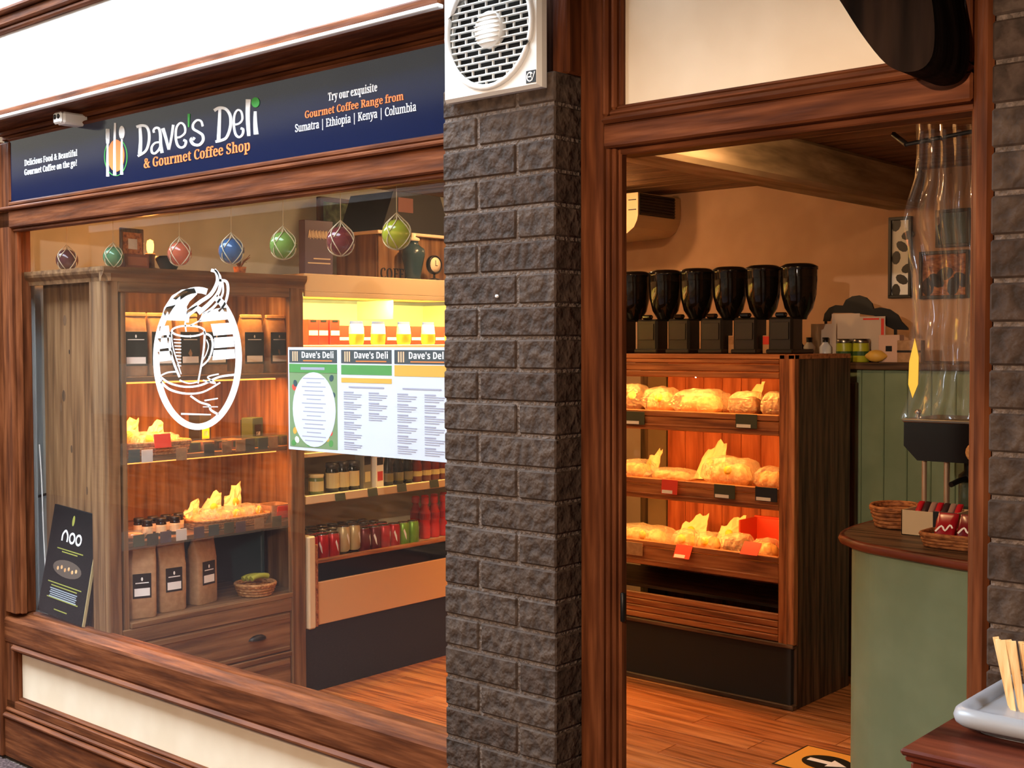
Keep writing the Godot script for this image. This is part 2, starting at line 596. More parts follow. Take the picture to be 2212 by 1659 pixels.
# ---------------------------------------------------------------- timber shop front
func shop_front() -> void:
	var L := -2.62
	# riser under the window
	var r := setting("trim_1", "stained timber riser with a long cream panel under the shop window", "trim")
	box(r, "skirting", Vector3(L, OUT, -0.1), Vector3(0.0, 0.015, 0.012), M.front_x, 0.006)
	box(r, "bead", Vector3(L, 0.015, -0.06), Vector3(0.0, 0.036, 0.022), M.front_x, 0.008)
	box(r, "bead", Vector3(L, 0.038, -0.06), Vector3(0.0, 0.056, 0.008), M.front_x, 0.006)
	box(r, "rail", Vector3(L, 0.056, -0.06), Vector3(0.0, 0.088, 0.0), M.front_x, 0.003)
	box(r, "bead", Vector3(-2.545, 0.088, -0.06), Vector3(0.0, 0.102, -0.012), M.front_x, 0.005)
	box(r, "cream_panel", Vector3(-2.56, 0.08, -0.07), Vector3(0.0, 0.33, -0.028), M.cream, 0.0)
	box(r, "stile", Vector3(L, 0.056, -0.06), Vector3(-2.548, 0.325, 0.0), M.front_y, 0.004)
	box(r, "bead", Vector3(-2.548, 0.09, -0.06), Vector3(-2.538, 0.305, -0.012), M.front_y, 0.004)
	box(r, "bead", Vector3(-2.56, 0.296, -0.06), Vector3(0.0, 0.322, 0.014), M.front_x, 0.01)
	# window
	var w := setting("window_1", "large shop window in a stained timber frame", "window")
	var s := mb()
	# sill: front rail with a worn top that falls outwards
	var prof := PackedVector2Array([Vector2(0.0, 0.322), Vector2(0.004, 0.33), Vector2(0.004, 0.417), Vector2(-0.002, 0.427), Vector2(-0.072, 0.447), Vector2(-0.09, 0.447), Vector2(-0.09, 0.322)])
	plate(s, prof, L, 0.0, func(p: Vector2, d: float) -> Vector3: return Vector3(d, p.y, p.x))
	part(w, "sill", s, M.front_x)
	box(w, "stile", Vector3(L, 0.447, -0.09), Vector3(-2.53, 2.36, 0.0), M.front_y, 0.005)
	box(w, "bead", Vector3(-2.53, 0.447, -0.045), Vector3(-2.514, 2.01, -0.018), M.front_y, 0.005)
	box(w, "head", Vector3(L, 2.015, -0.09), Vector3(0.0, 2.085, 0.0), M.front_x, 0.005)
	box(w, "bead", Vector3(-2.53, 2.0, -0.045), Vector3(0.0, 2.015, -0.012), M.front_x, 0.004)
	box(w, "stile", Vector3(-0.06, 0.447, -0.09), Vector3(0.0, 2.01, 0.0), M.front_y, 0.004)
	s = mb()
	quad(s, Vector3(-2.53, 0.44, GLASS), Vector3(-2.53, 2.01, GLASS), Vector3(-0.05, 2.01, GLASS), Vector3(-0.05, 0.44, GLASS))
	part(w, "glass_pane", s, M.pane, "clear window glass")
	# fascia: frame of the sign, cornice, white boards above
	var f := setting("trim_2", "stained timber frame and cornice round the shop sign", "trim")
	box(f, "rail", Vector3(L, 2.085, -0.09), Vector3(0.0, 2.1, 0.016), M.front_x, 0.005)
	box(f, "bead", Vector3(-2.53, 2.1, -0.06), Vector3(0.0, 2.119, 0.006), M.front_x, 0.006)
	box(f, "bead", Vector3(-2.53, 2.119, -0.06), Vector3(-2.512, 2.36, 0.006), M.front_y, 0.006)
	box(f, "bead", Vector3(-2.53, 2.36, -0.06), Vector3(0.0, 2.375, 0.006), M.front_x, 0.006)
	# board set back in the shade of the deep cornice
	box(f, "frieze_board", Vector3(L, 2.375, -0.06), Vector3(0.0, 2.42, -0.02), M.front_x, 0.002)
	box(f, "bead", Vector3(L, 2.39, -0.06), Vector3(0.0, 2.41, 0.0), M.front_x, 0.006)
	box(f, "white_lip", Vector3(L, 2.412, 0.112), Vector3(0.022, 2.423, 0.134), M.white, 0.002, "white lip of the cornice")  # narrow strip coloured white against the timber
	box(f, "cornice_board", Vector3(L, 2.41, -0.05), Vector3(0.012, 2.452, 0.12), M.front_x, 0.006)
	box(f, "bead", Vector3(L, 2.452, -0.05), Vector3(0.0, 2.475, 0.05), M.front_x, 0.008)
	box(f, "white_board", Vector3(-3.6, 2.46, -0.06), Vector3(0.0, 2.79, 0.0), M.white_panel, 0.0, "white board above the cornice")
	box(f, "bead", Vector3(-3.6, 2.79, -0.06), Vector3(0.0, 2.81, 0.02), M.front_x, 0.006)
	box(f, "rail", Vector3(-3.6, 2.81, -0.06), Vector3(0.0, 2.85, 0.035), M.front_x, 0.006)
	box(f, "bead", Vector3(-3.6, 2.85, -0.06), Vector3(0.0, 2.87, 0.06), M.front_x, 0.006)
	box(f, "white_board", Vector3(-3.6, 2.87, -0.06), Vector3(0.0, 3.6, 0.0), M.white_panel, 0.0, "white board above the upper rail")
	box(f, "post", Vector3(-2.74, OUT, -0.1), Vector3(L, 2.37, 0.025), M.front_y, 0.006)
	box(f, "white_board", Vector3(-3.6, OUT, -0.1), Vector3(-2.74, 2.46, 0.0), M.cream, 0.0)
	# over the pillar: dark timber
	box(f, "post", Vector3(0.0, 2.205, -0.1), Vector3(0.385, 3.6, 0.05), M.front_y, 0.005)
	# door frame
	var d := setting("door_1", "stained timber door frame standing open, with a cream panel over it", "door frame")
	box(d, "jamb", Vector3(0.38, OUT, -0.1), Vector3(0.45, 2.76, 0.0), M.front_y, 0.004)
	box(d, "bead", Vector3(0.45, OUT, -0.08), Vector3(0.462, 2.06, -0.008), M.front_y, 0.005)
	box(d, "stop", Vector3(0.462, OUT, -0.07), Vector3(0.474, 2.03, -0.018), M.front_y, 0.004)
	box(d, "stop", Vector3(0.474, OUT, -0.055), Vector3(0.485, 2.02, -0.028), M.front_y, 0.004)
	box(d, "jamb", Vector3(1.352, OUT, -0.1), Vector3(1.392, 2.76, 0.0), M.front_y, 0.01)
	box(d, "stop", Vector3(1.34, OUT, -0.1), Vector3(1.352, 2.02, -0.03), M.front_y, 0.003)
	box(d, "head", Vector3(0.45, 2.02, -0.1), Vector3(1.352, 2.078, 0.0), M.front_x, 0.005)
	box(d, "stop", Vector3(0.468, 2.005, -0.1), Vector3(1.352, 2.02, -0.03), M.front_x, 0.003)
	box(d, "bead", Vector3(0.45, 2.078, -0.06), Vector3(1.352, 2.096, 0.012), M.front_x, 0.008)
	box(d, "bead", Vector3(0.465, 2.096, -0.06), Vector3(1.34, 2.112, -0.002), M.front_x, 0.006)
	box(d, "bead", Vector3(0.48, 2.112, -0.06), Vector3(1.33, 2.122, -0.012), M.front_x, 0.004)
	box(d, "bead", Vector3(0.45, 2.096, -0.06), Vector3(0.468, 2.76, 0.006), M.front_y, 0.006)
	box(d, "bead", Vector3(0.468, 2.112, -0.06), Vector3(0.486, 2.76, -0.004), M.front_y, 0.006)
	box(d, "bead", Vector3(0.486, 2.12, -0.06), Vector3(0.497, 2.76, -0.014), M.front_y, 0.004)
	box(d, "bead", Vector3(1.322, 2.112, -0.06), Vector3(1.336, 2.76, -0.008), M.front_y, 0.004)
	box(d, "bead", Vector3(1.336, 2.096, -0.06), Vector3(1.352, 2.76, 0.004), M.front_y, 0.004)
	box(d, "cream_panel", Vector3(0.47, 2.1, -0.07), Vector3(1.345, 2.78, -0.03), M.cream, 0.0)
	var hs := mb()
	lathe(hs, [Vector2(0.004, 0.0), Vector2(0.006, 0.002), Vector2(0.006, 0.07), Vector2(0.004, 0.072)], Vector3(0.489, 0.86, -0.03), 8)
	part(d, "hinge", hs, M.iron)
	box(d, "threshold", Vector3(0.45, OUT, -0.1), Vector3(1.352, -0.002, 0.02), M.dark_x, 0.004)

# ---------------------------------------------------------------- bricks
func brickwork() -> void:
	var C := 0.0811
	var y0 := 1.2362 - 17 * C - 0.0005
	var vars := []
	for k in 3: vars.append(k)
	var dims := {}
	var shape := func(w: float, d: float) -> Mesh:
		var key := "%.3f_%.3f" % [w, d]
		if not dims.has(key):
			var s := mb()
			bx(s, Vector3.ZERO, Vector3(w, C - 0.009, d), 0.004)
			s.generate_normals()
			dims[key] = s.commit()
		return dims[key]
	var lay := func(root: Node3D, x0: float, x1: float, cuts: Array, y: float, z0: float, z1: float) -> void:
		var at := x0
		for c in cuts + [x1]:
			var l: float = at + (0.0 if at == x0 else 0.0045)
			var r: float = c - (0.0 if c == x1 else 0.0045)
			var o := MeshInstance3D.new()
			o.name = "brick"
			o.mesh = shape.call(r - l, z1 - z0)
			o.material_override = M.brick[rng.randi() % 3]
			o.position = Vector3((l + r) * 0.5, y + C * 0.5, (z0 + z1) * 0.5 + rng.randf_range(-0.0012, 0.0012))
			o.rotation.z = rng.randf_range(-0.004, 0.004)
			root.add_child(o, true)
			at = c
	var p := setting("brick_pillar", "brown-painted rough brick pillar between shop window and open door", "pillar")
	box(p, "mortar", Vector3(0.005, OUT, -0.09), Vector3(0.373, 2.2, 0.0915), M.mortar, 0.0)
	var n := 0
	while y0 + n * C < 2.14:
		var y := y0 + n * C
		# long brick left when its joint lies right
		lay.call(p, 0.0, 0.379, [0.256] if n % 2 == 0 else [0.124], y, -0.08, 0.0967)
		n += 1
	var s := mb()
	lathe(s, [Vector2(0.004, 0), Vector2(0.004, 0.006), Vector2(0.0, 0.008)], Z(1075, 640, 0.097), 8, Basis(Vector3.RIGHT, PI / 2))
	part(p, "wall_plug", s, M.white_vinyl)
	var q := setting("brick_pier", "brown-painted brick pier beside the door, behind the table", "pillar")
	box(q, "mortar", Vector3(1.43, OUT, -0.09), Vector3(2.2, 2.78, 0.088), M.mortar, 0.0)
	n = 0
	while y0 + n * C < 2.75:
		lay.call(q, 1.424, 1.936, [1.68] if n % 2 else [1.55, 1.81], y0 + n * C + 0.02, -0.08, 0.093)
		n += 1

# ---------------------------------------------------------------- the room
func room() -> void:
	var fl := setting("floor", "orange-brown wooden plank floor of the shop", "floor")
	box(fl, "subfloor", Vector3(-2.9, -0.2, -3.7), Vector3(2.5, -0.018, -0.1), M.dark_x, 0.0)
	var z := -0.105
	var row := 0
	var pl := {}
	while z > BACK:
		var x := -2.72 + (row * 0.37 - floorf(row * 0.37)) * -0.9
		while x < 2.3:
			var x1 := x + 1.5
			var a := maxf(x, -2.72)
			var b := minf(x1, 2.35)
			if b - a > 0.05:
				var key := "%.3f" % (b - a)
				if not pl.has(key):
					var s := mb()
					bx(s, Vector3.ZERO, Vector3(b - a - 0.002, 0.018, 0.128), 0.0015)
					s.generate_normals()
					pl[key] = s.commit()
				var o := MeshInstance3D.new()
				o.name = "plank"
				o.mesh = pl[key]
				o.material_override = M.floor[(row * 2 + int(x * 3.0 + 40)) % 3]
				o.position = Vector3((a + b) * 0.5, -0.009, z - 0.065)
				fl.add_child(o, true)
			x = x1
		z -= 0.13
		row += 1
	var wl := setting("wall_left", "pale grey-green painted side wall behind the dresser", "wall")
	box(wl, "plaster", Vector3(-2.9, -0.2, -3.7), Vector3(-2.72, 2.6, -0.1), M.grey_wall, 0.0)
	var wb := setting("wall_back", "warm plastered back wall of the shop", "wall")
	box(wb, "plaster", Vector3(-2.9, -0.2, -3.7), Vector3(2.5, 2.6, BACK), M.plaster, 0.0)
	var wr := setting("wall_right", "plastered side wall beyond the counter", "wall")
	box(wr, "plaster", Vector3(2.35, -0.2, -3.7), Vector3(2.5, 2.6, -0.1), M.plaster, 0.0)
	var wf := setting("wall_front", "inside of the shop front", "wall")
	box(wf, "boarding", Vector3(-2.9, 2.02, -0.14), Vector3(0.45, 2.6, -0.09), M.dark_x, 0.0)
	box(wf, "boarding", Vector3(-2.9, -0.2, -0.12), Vector3(0.0, 0.43, -0.09), M.dark_x, 0.0)
	box(wf, "boarding", Vector3(0.0, -0.2, -0.12), Vector3(0.4, 2.02, -0.09), M.dark_y, 0.0)
	box(wf, "boarding", Vector3(0.45, 2.1, -0.14), Vector3(1.36, 2.6, -0.07), M.dark_x, 0.0)
	box(wf, "boarding", Vector3(1.38, -0.2, -0.14), Vector3(2.5, 2.6, -0.09), M.dark_y, 0.0)
	box(wf, "boarding", Vector3(-2.9, -0.2, -0.14), Vector3(-2.6, 2.6, -0.09), M.grey_wall, 0.0)
	var ce := setting("ceiling", "brown boarded ceiling with a heavy beam", "ceiling")
	box(ce, "slab", Vector3(-2.9, CEIL + 0.012, -3.7), Vector3(2.5, CEIL + 0.2, -0.1), M.dark_x, 0.0)
	var b := mb()
	bx(b, Vector3.ZERO, Vector3(5.1, 0.014, 0.148), 0.004)
	b.generate_normals()
	var bm := b.commit()
	for k in 23:
		var o := MeshInstance3D.new()
		o.name = "ceiling_board"
		o.mesh = bm
		o.material_override = M.ceil_z
		o.position = Vector3(-0.2, CEIL + 0.006, -0.18 - k * 0.15)
		ce.add_child(o, true)
	box(ce, "beam", Vector3(-0.385, 2.2, BACK), Vector3(-0.19, CEIL, -0.14), M.beam_z, 0.018, "grey-brown timber ceiling beam")
	# ceiling spots: small barrels with a bulb, over the aisle
	for sp in [[-0.9, -1.3, 0.42], [0.1, -1.35, 0.62], [-1.72, -2.66, 0.36], [-1.55, -1.75, 0.7]]:
		var q := Vector3(sp[0], CEIL, sp[1])
		var t := thing("ceiling_spotlight", "small black ceiling spotlight hanging over the shop aisle", "spotlight", q, 0.0, "ceiling spotlights of the shop")
		var s := mb()
		lathe(s, [Vector2(0.03, -0.0), Vector2(0.03, -0.012), Vector2(0.008, -0.014), Vector2(0.008, -0.03), Vector2(0.028, -0.032), Vector2(0.032, -0.075), Vector2(0.029, -0.075), Vector2(0.026, -0.05)], Vector3.ZERO, 14)
		part(t, "housing", s, M.black)
		s = mb()
		lathe(s, [Vector2(0.001, -0.06), Vector2(0.016, -0.062), Vector2(0.02, -0.075), Vector2(0.012, -0.09), Vector2(0.001, -0.094)], Vector3.ZERO, 12)
		part(t, "bulb", s, glow(Color(1.0, 0.66, 0.34), 6.0))
		omni(q + Vector3(0, -0.078, 0), Color(1.0, 0.78, 0.54), sp[2], 0.025)


# ---------------------------------------------------------------- goods
func sq_ring(c: Vector3, w: float, d: float, n := 16, pw := 4.0, jit := 0.0, r := Basis.IDENTITY) -> PackedVector3Array:
	var o := PackedVector3Array()
	for k in n:
		var a := TAU * k / n
		var q := Vector3(signf(cos(a)) * pow(absf(cos(a)), 2.0 / pw) * w * 0.5, 0, signf(sin(a)) * pow(absf(sin(a)), 2.0 / pw) * d * 0.5)
		q += Vector3(rng.randf_range(-jit, jit), 0, rng.randf_range(-jit, jit))
		o.append(c + r * q)
	return o

# a stand-up coffee bag of brown paper, folded at the top; its front looks along +x
func coffee_bag(label: String, at: Vector3, turn: float, h: float, group: String, black_front := false) -> Node3D:
	var t := thing("coffee_bag", label, "coffee bag", at + Vector3(0, 0.0012, 0), turn, group)
	var w := h * 0.42
	var d := h * 0.27
	var s := mb()
	loft(s, [sq_ring(Vector3(0, 0, 0), d * 0.94, w * 0.94, 16, 6), sq_ring(Vector3(0, 0.008, 0), d, w, 16, 6), sq_ring(Vector3(0, h * 0.35, 0), d * 1.04, w, 16, 6, 0.0015), sq_ring(Vector3(0, h * 0.66, 0), d, w * 1.01, 16, 6, 0.0015), sq_ring(Vector3(0, h * 0.8, 0), d * 0.72, w * 1.02, 16, 6, 0.002), sq_ring(Vector3(0.004, h * 0.93, 0), d * 0.26, w * 1.03, 16, 6, 0.001), sq_ring(Vector3(0.005, h * 0.95, 0), d * 0.16, w * 1.03, 16, 8)])
	part(t, "bag", s, M.kraft)
	s = mb()
	bx(s, Vector3(0.008, h * 0.965, 0), Vector3(0.012, h * 0.07, w * 1.03), 0.003, Basis(Vector3.BACK, 0.25))
	part(t, "folded_top", s, M.kraft)
	var y0 := h * (0.28 if not black_front else 0.16)
	var y1 := h * (0.62 if not black_front else 0.7)
	var lw := w * (0.6 if not black_front else 0.9)
	s = mb()
	bc(s, Vector3(d * 0.5, y0, -lw * 0.5), Vector3(d * 0.5 + 0.0022, y1, lw * 0.5), 0.0006)
	var lb := part(t, "label", s, M.label_black, "black paper label")
	s = mb()
	bc(s, Vector3(d * 0.5 + 0.002, y0 + h * 0.03, -lw * 0.42), Vector3(d * 0.5 + 0.0029, y0 + h * 0.14, lw * 0.42), 0.0003)
	part(lb, "name_strip", s, M.paper)
	s = mb()
	plate(s, disc(Vector2(0, y1 - h * 0.075), h * 0.014, h * 0.026, 12), d * 0.5 + 0.002, d * 0.5 + 0.003, func(p: Vector2, q: float) -> Vector3: return Vector3(q, p.y, p.x))
	part(lb, "bean_mark", s, M.paper)
	s = mb()
	bc(s, Vector3(d * 0.5 + 0.002, y1 - h * 0.135, -lw * 0.36), Vector3(d * 0.5 + 0.0028, y1 - h * 0.12, lw * 0.36), 0.0002)
	part(lb, "name_line", s, M.paper)
	return t

# clear bakery wrapper with rolls in it: a pillow with crimped ends, along x
func bakery_pack(label: String, at: Vector3, turn: float, dim: Vector3, group: String, dark := false, tag := true, tilt := Vector3.ZERO) -> Node3D:
	var t := thing("wrapped_pastry_pack", label, "pastry pack", at + Vector3(0, 0.0012, 0), turn, group)
	t.rotation = Vector3(tilt.x, turn, tilt.z)
	var n := 11
	var rings := []
	for i in n:
		var u := lerpf(-1, 1, float(i) / (n - 1))
		var f := pow(1.0 - pow(absf(u), 4.0), 0.5)
		var hh := dim.y * (0.06 + 0.94 * f)
		var ww := dim.z * (0.78 + 0.22 * f)
		var ring := PackedVector3Array()
		for k in 18:
			var a := TAU * k / 18
			var yy := signf(sin(a)) * pow(absf(sin(a)), 0.6)
			var crumple := 1.0 + (rng.randf_range(-0.09, 0.12) if yy > -0.3 else 0.0)
			ring.append(Vector3(u * dim.x * 0.5 + rng.randf_range(-0.003, 0.003), hh * 0.5 * yy * crumple + dim.y * 0.5 * (1.0 if f > 0.4 else 0.6), signf(cos(a)) * pow(absf(cos(a)), 0.7) * ww * 0.5 * crumple))
		rings.append(ring)
	var s := mb()
	loft(s, rings, true, true, false)
	part(t, "wrapper", s, M.cellophane, "clear crinkled wrapper")
	s = mb()
	var cnt := maxi(2, int(dim.x / (dim.z * 0.75)))
	for i in cnt:
		var cx := lerpf(-0.36, 0.36, (i + 0.5) / cnt) * dim.x
		lathe(s, [Vector2(0.002, 0.006), Vector2(dim.z * 0.3, 0.008), Vector2(dim.z * 0.36, dim.y * 0.35), Vector2(dim.z * 0.28, dim.y * 0.68), Vector2(dim.z * 0.1, dim.y * 0.8), Vector2(0.001, dim.y * 0.82)], Vector3(cx, 0, rng.randf_range(-0.006, 0.006)), 12)
	part(t, "rolls", s, M.bread_dark if dark else M.bread)
	if tag:
		s = mb()
		lathe(s, [Vector2(0.001, 0), Vector2(0.02, 0), Vector2(0.02, 0.0012), Vector2(0.001, 0.0012)], Vector3(dim.x * 0.14, dim.y * 0.62, dim.z * 0.47), 18, Basis(Vector3.RIGHT, PI * 0.42))
		part(t, "sticker", s, M.sticker, "round yellow sticker")
	return t

# loose sheet of greaseproof bag standing up from the goods
func paper_bag(label: String, at: Vector3, turn: float, w: float, h: float, group: String, lean := 0.3) -> Node3D:
	var t := thing("greaseproof_bag", label, "paper bag", at + Vector3(0, 0.0012, 0), turn, group)
	var s := mb()
	var front := []
	var back := []
	for i in 9:
		var a := PackedVector3Array()
		var b := PackedVector3Array()
		for k in 9:
			var u := k / 8.0 - 0.5
			var v := i / 8.0
			var bulge := 0.02 * (1.0 - 4.0 * u * u) * (1.0 - v)
			var j := Vector3(rng.randf_range(-0.002, 0.002), rng.randf_range(-0.002, 0.002), rng.randf_range(-0.004, 0.004) + 0.006 * sin(u * 9.0 + v * 4.0))
			var p := Vector3(u * w * (1.0 - 0.12 * v) + 0.1 * w * v, 0.006 + v * h * (0.82 + 0.25 * u - 0.3 * absf(u - 0.2) + 0.06 * sin(u * 13.0 + h * 90.0)), -v * h * lean)
			a.append(p + j + Vector3(0, 0, bulge + 0.001)); b.append(p + j - Vector3(0, 0, bulge + 0.001))
		front.append(a); back.append(b)
	loft(s, front, false, false, false)
	loft(s, back, false, false, false)
	part(t, "paper", s, M.cell_paper)
	s = mb()
	lathe(s, [Vector2(0.001, 0), Vector2(0.018, 0), Vector2(0.018, 0.001), Vector2(0.001, 0.001)], Vector3(0.005, h * 0.42, 0.016 - h * 0.42 * lean), 16, Basis(Vector3.RIGHT, PI * 0.5 - lean))
	part(t, "sticker", s, M.sticker, "round yellow sticker")
	return t

# shallow basket woven of flat cane, open top
func basket(label: String, at: Vector3, turn: float, w: float, d: float, h: float, m: Material, flare := 1.12, pw := 5.0) -> Node3D:
	var t := thing("wicker_basket", label, "basket", at + Vector3(0, 0.0012, 0), turn)
	var s := mb()
	var rows := maxi(4, int(h / 0.012))
	for i in rows:
		var v := (i + 0.5) / rows
		var f := lerpf(1.0, flare, v)
		var pts := []
		var base := sq_ring(Vector3(0, v * h, 0), w * f, d * f, 40, pw)
		for k in 40:
			var out := Vector3(base[k].x, 0, base[k].z).normalized()
			pts.append(base[k] + out * (0.0022 * (1.0 if (k + i) % 2 else -1.0)))
		tube(s, pts, h / rows * 0.56, 5, true)
	part(t, "weave", s, m)
	s = mb()
	var r := sq_ring(Vector3(0, h, 0), w * flare, d * flare, 40, pw)
	tube(s, Array(r), 0.0075, 6, true)
	part(t, "rim", s, m)
	s = mb()
	loft(s, [sq_ring(Vector3(0, 0, 0), w, d, 24, pw), sq_ring(Vector3(0, 0.006, 0), w, d, 24, pw)])
	part(t, "bottom", s, m)
	return t

func price_card(label: String, at: Vector3, turn: float, w: float, h: float, m: Material, strip := true, tilt := -0.15, group := "") -> Node3D:
	# a card clipped to a shelf edge; looks along +z of its own axes
	var t := thing("price_card", label, "price card", at, turn, group)
	t.rotation = Vector3(tilt, turn, 0)
	var s := mb()
	bx(s, Vector3.ZERO, Vector3(w, h, 0.002), 0.0006)
	part(t, "card", s, m)
	if strip:
		s = mb()
		bx(s, Vector3(-w * 0.12, -h * 0.34, 0.0013), Vector3(w * 0.66, h * 0.24, 0.001), 0.0002)
		part(t, "price_strip", s, M.paper)
	return t

func drink_can(called: String, label: String, at: Vector3, m: Material, group: String, h := 0.115, r := 0.031) -> Node3D:
	var t := thing(called, label, "can", at + Vector3(0, 0.0012, 0), rng.randf_range(-1, 1), group)
	var s := mb()
	lathe(s, [Vector2(r * 0.76, 0), Vector2(r * 0.8, 0.002), Vector2(r, 0.01), Vector2(r, h - 0.014), Vector2(r * 0.86, h - 0.003)], Vector3.ZERO, 16)
	part(t, "body", s, m)
	s = mb()
	lathe(s, [Vector2(r * 0.86, h - 0.003), Vector2(r * 0.88, h), Vector2(r * 0.82, h), Vector2(r * 0.78, h - 0.004), Vector2(0.001, h - 0.004)], Vector3.ZERO, 16)
	part(t, "lid", s, M.chrome)
	s = mb()
	plate(s, PackedVector2Array([Vector2(-0.009, 0.03), Vector2(-0.003, 0.04), Vector2(0.008, 0.075), Vector2(0.003, 0.085), Vector2(-0.006, 0.06)]), r - 0.0008, r + 0.0006, func(p: Vector2, q: float) -> Vector3: return Vector3(cos(p.x / r) * q, p.y, sin(p.x / r) * q))
	part(t, "white_flash", s, M.paper)
	return t

func bottle(called: String, label: String, cat: String, at: Vector3, prof: Array, m: Material, cap: Array, cm: Material, band: Array, bm: Material, group := "") -> Node3D:
	var t := thing(called, label, cat, at + Vector3(0, 0.0012, 0), 0.0, group)
	var s := mb()
	lathe(s, prof, Vector3.ZERO, 16)
	part(t, "body", s, m)
	if cap:
		s = mb()
		lathe(s, cap, Vector3.ZERO, 16)
		part(t, "cap", s, cm)
	if band:
		s = mb()
		lathe(s, band, Vector3.ZERO, 16, Basis.IDENTITY, false)
		part(t, "label_band", s, bm)
	return t

func carton(called: String, label: String, cat: String, at: Vector3, turn: float, e: Vector3, m: Material, bands: Array, group := "") -> Node3D:
	# box with printed bands on the side that looks along +x: [y0, y1, z0, z1, material]
	var t := thing(called, label, cat, at + Vector3(0, 0.0012, 0), turn, group)
	var s := mb()
	bc(s, Vector3(-e.x * 0.5, 0, -e.z * 0.5), Vector3(e.x * 0.5, e.y, e.z * 0.5), 0.002)
	var b := part(t, "box", s, m)
	for q in bands:
		s = mb()
		bc(s, Vector3(e.x * 0.5 - 0.0005, e.y * q[0], e.z * q[2]), Vector3(e.x * 0.5 + 0.0009, e.y * q[1], e.z * q[3]), 0.0002)
		part(b, "print", s, q[4])
	return t

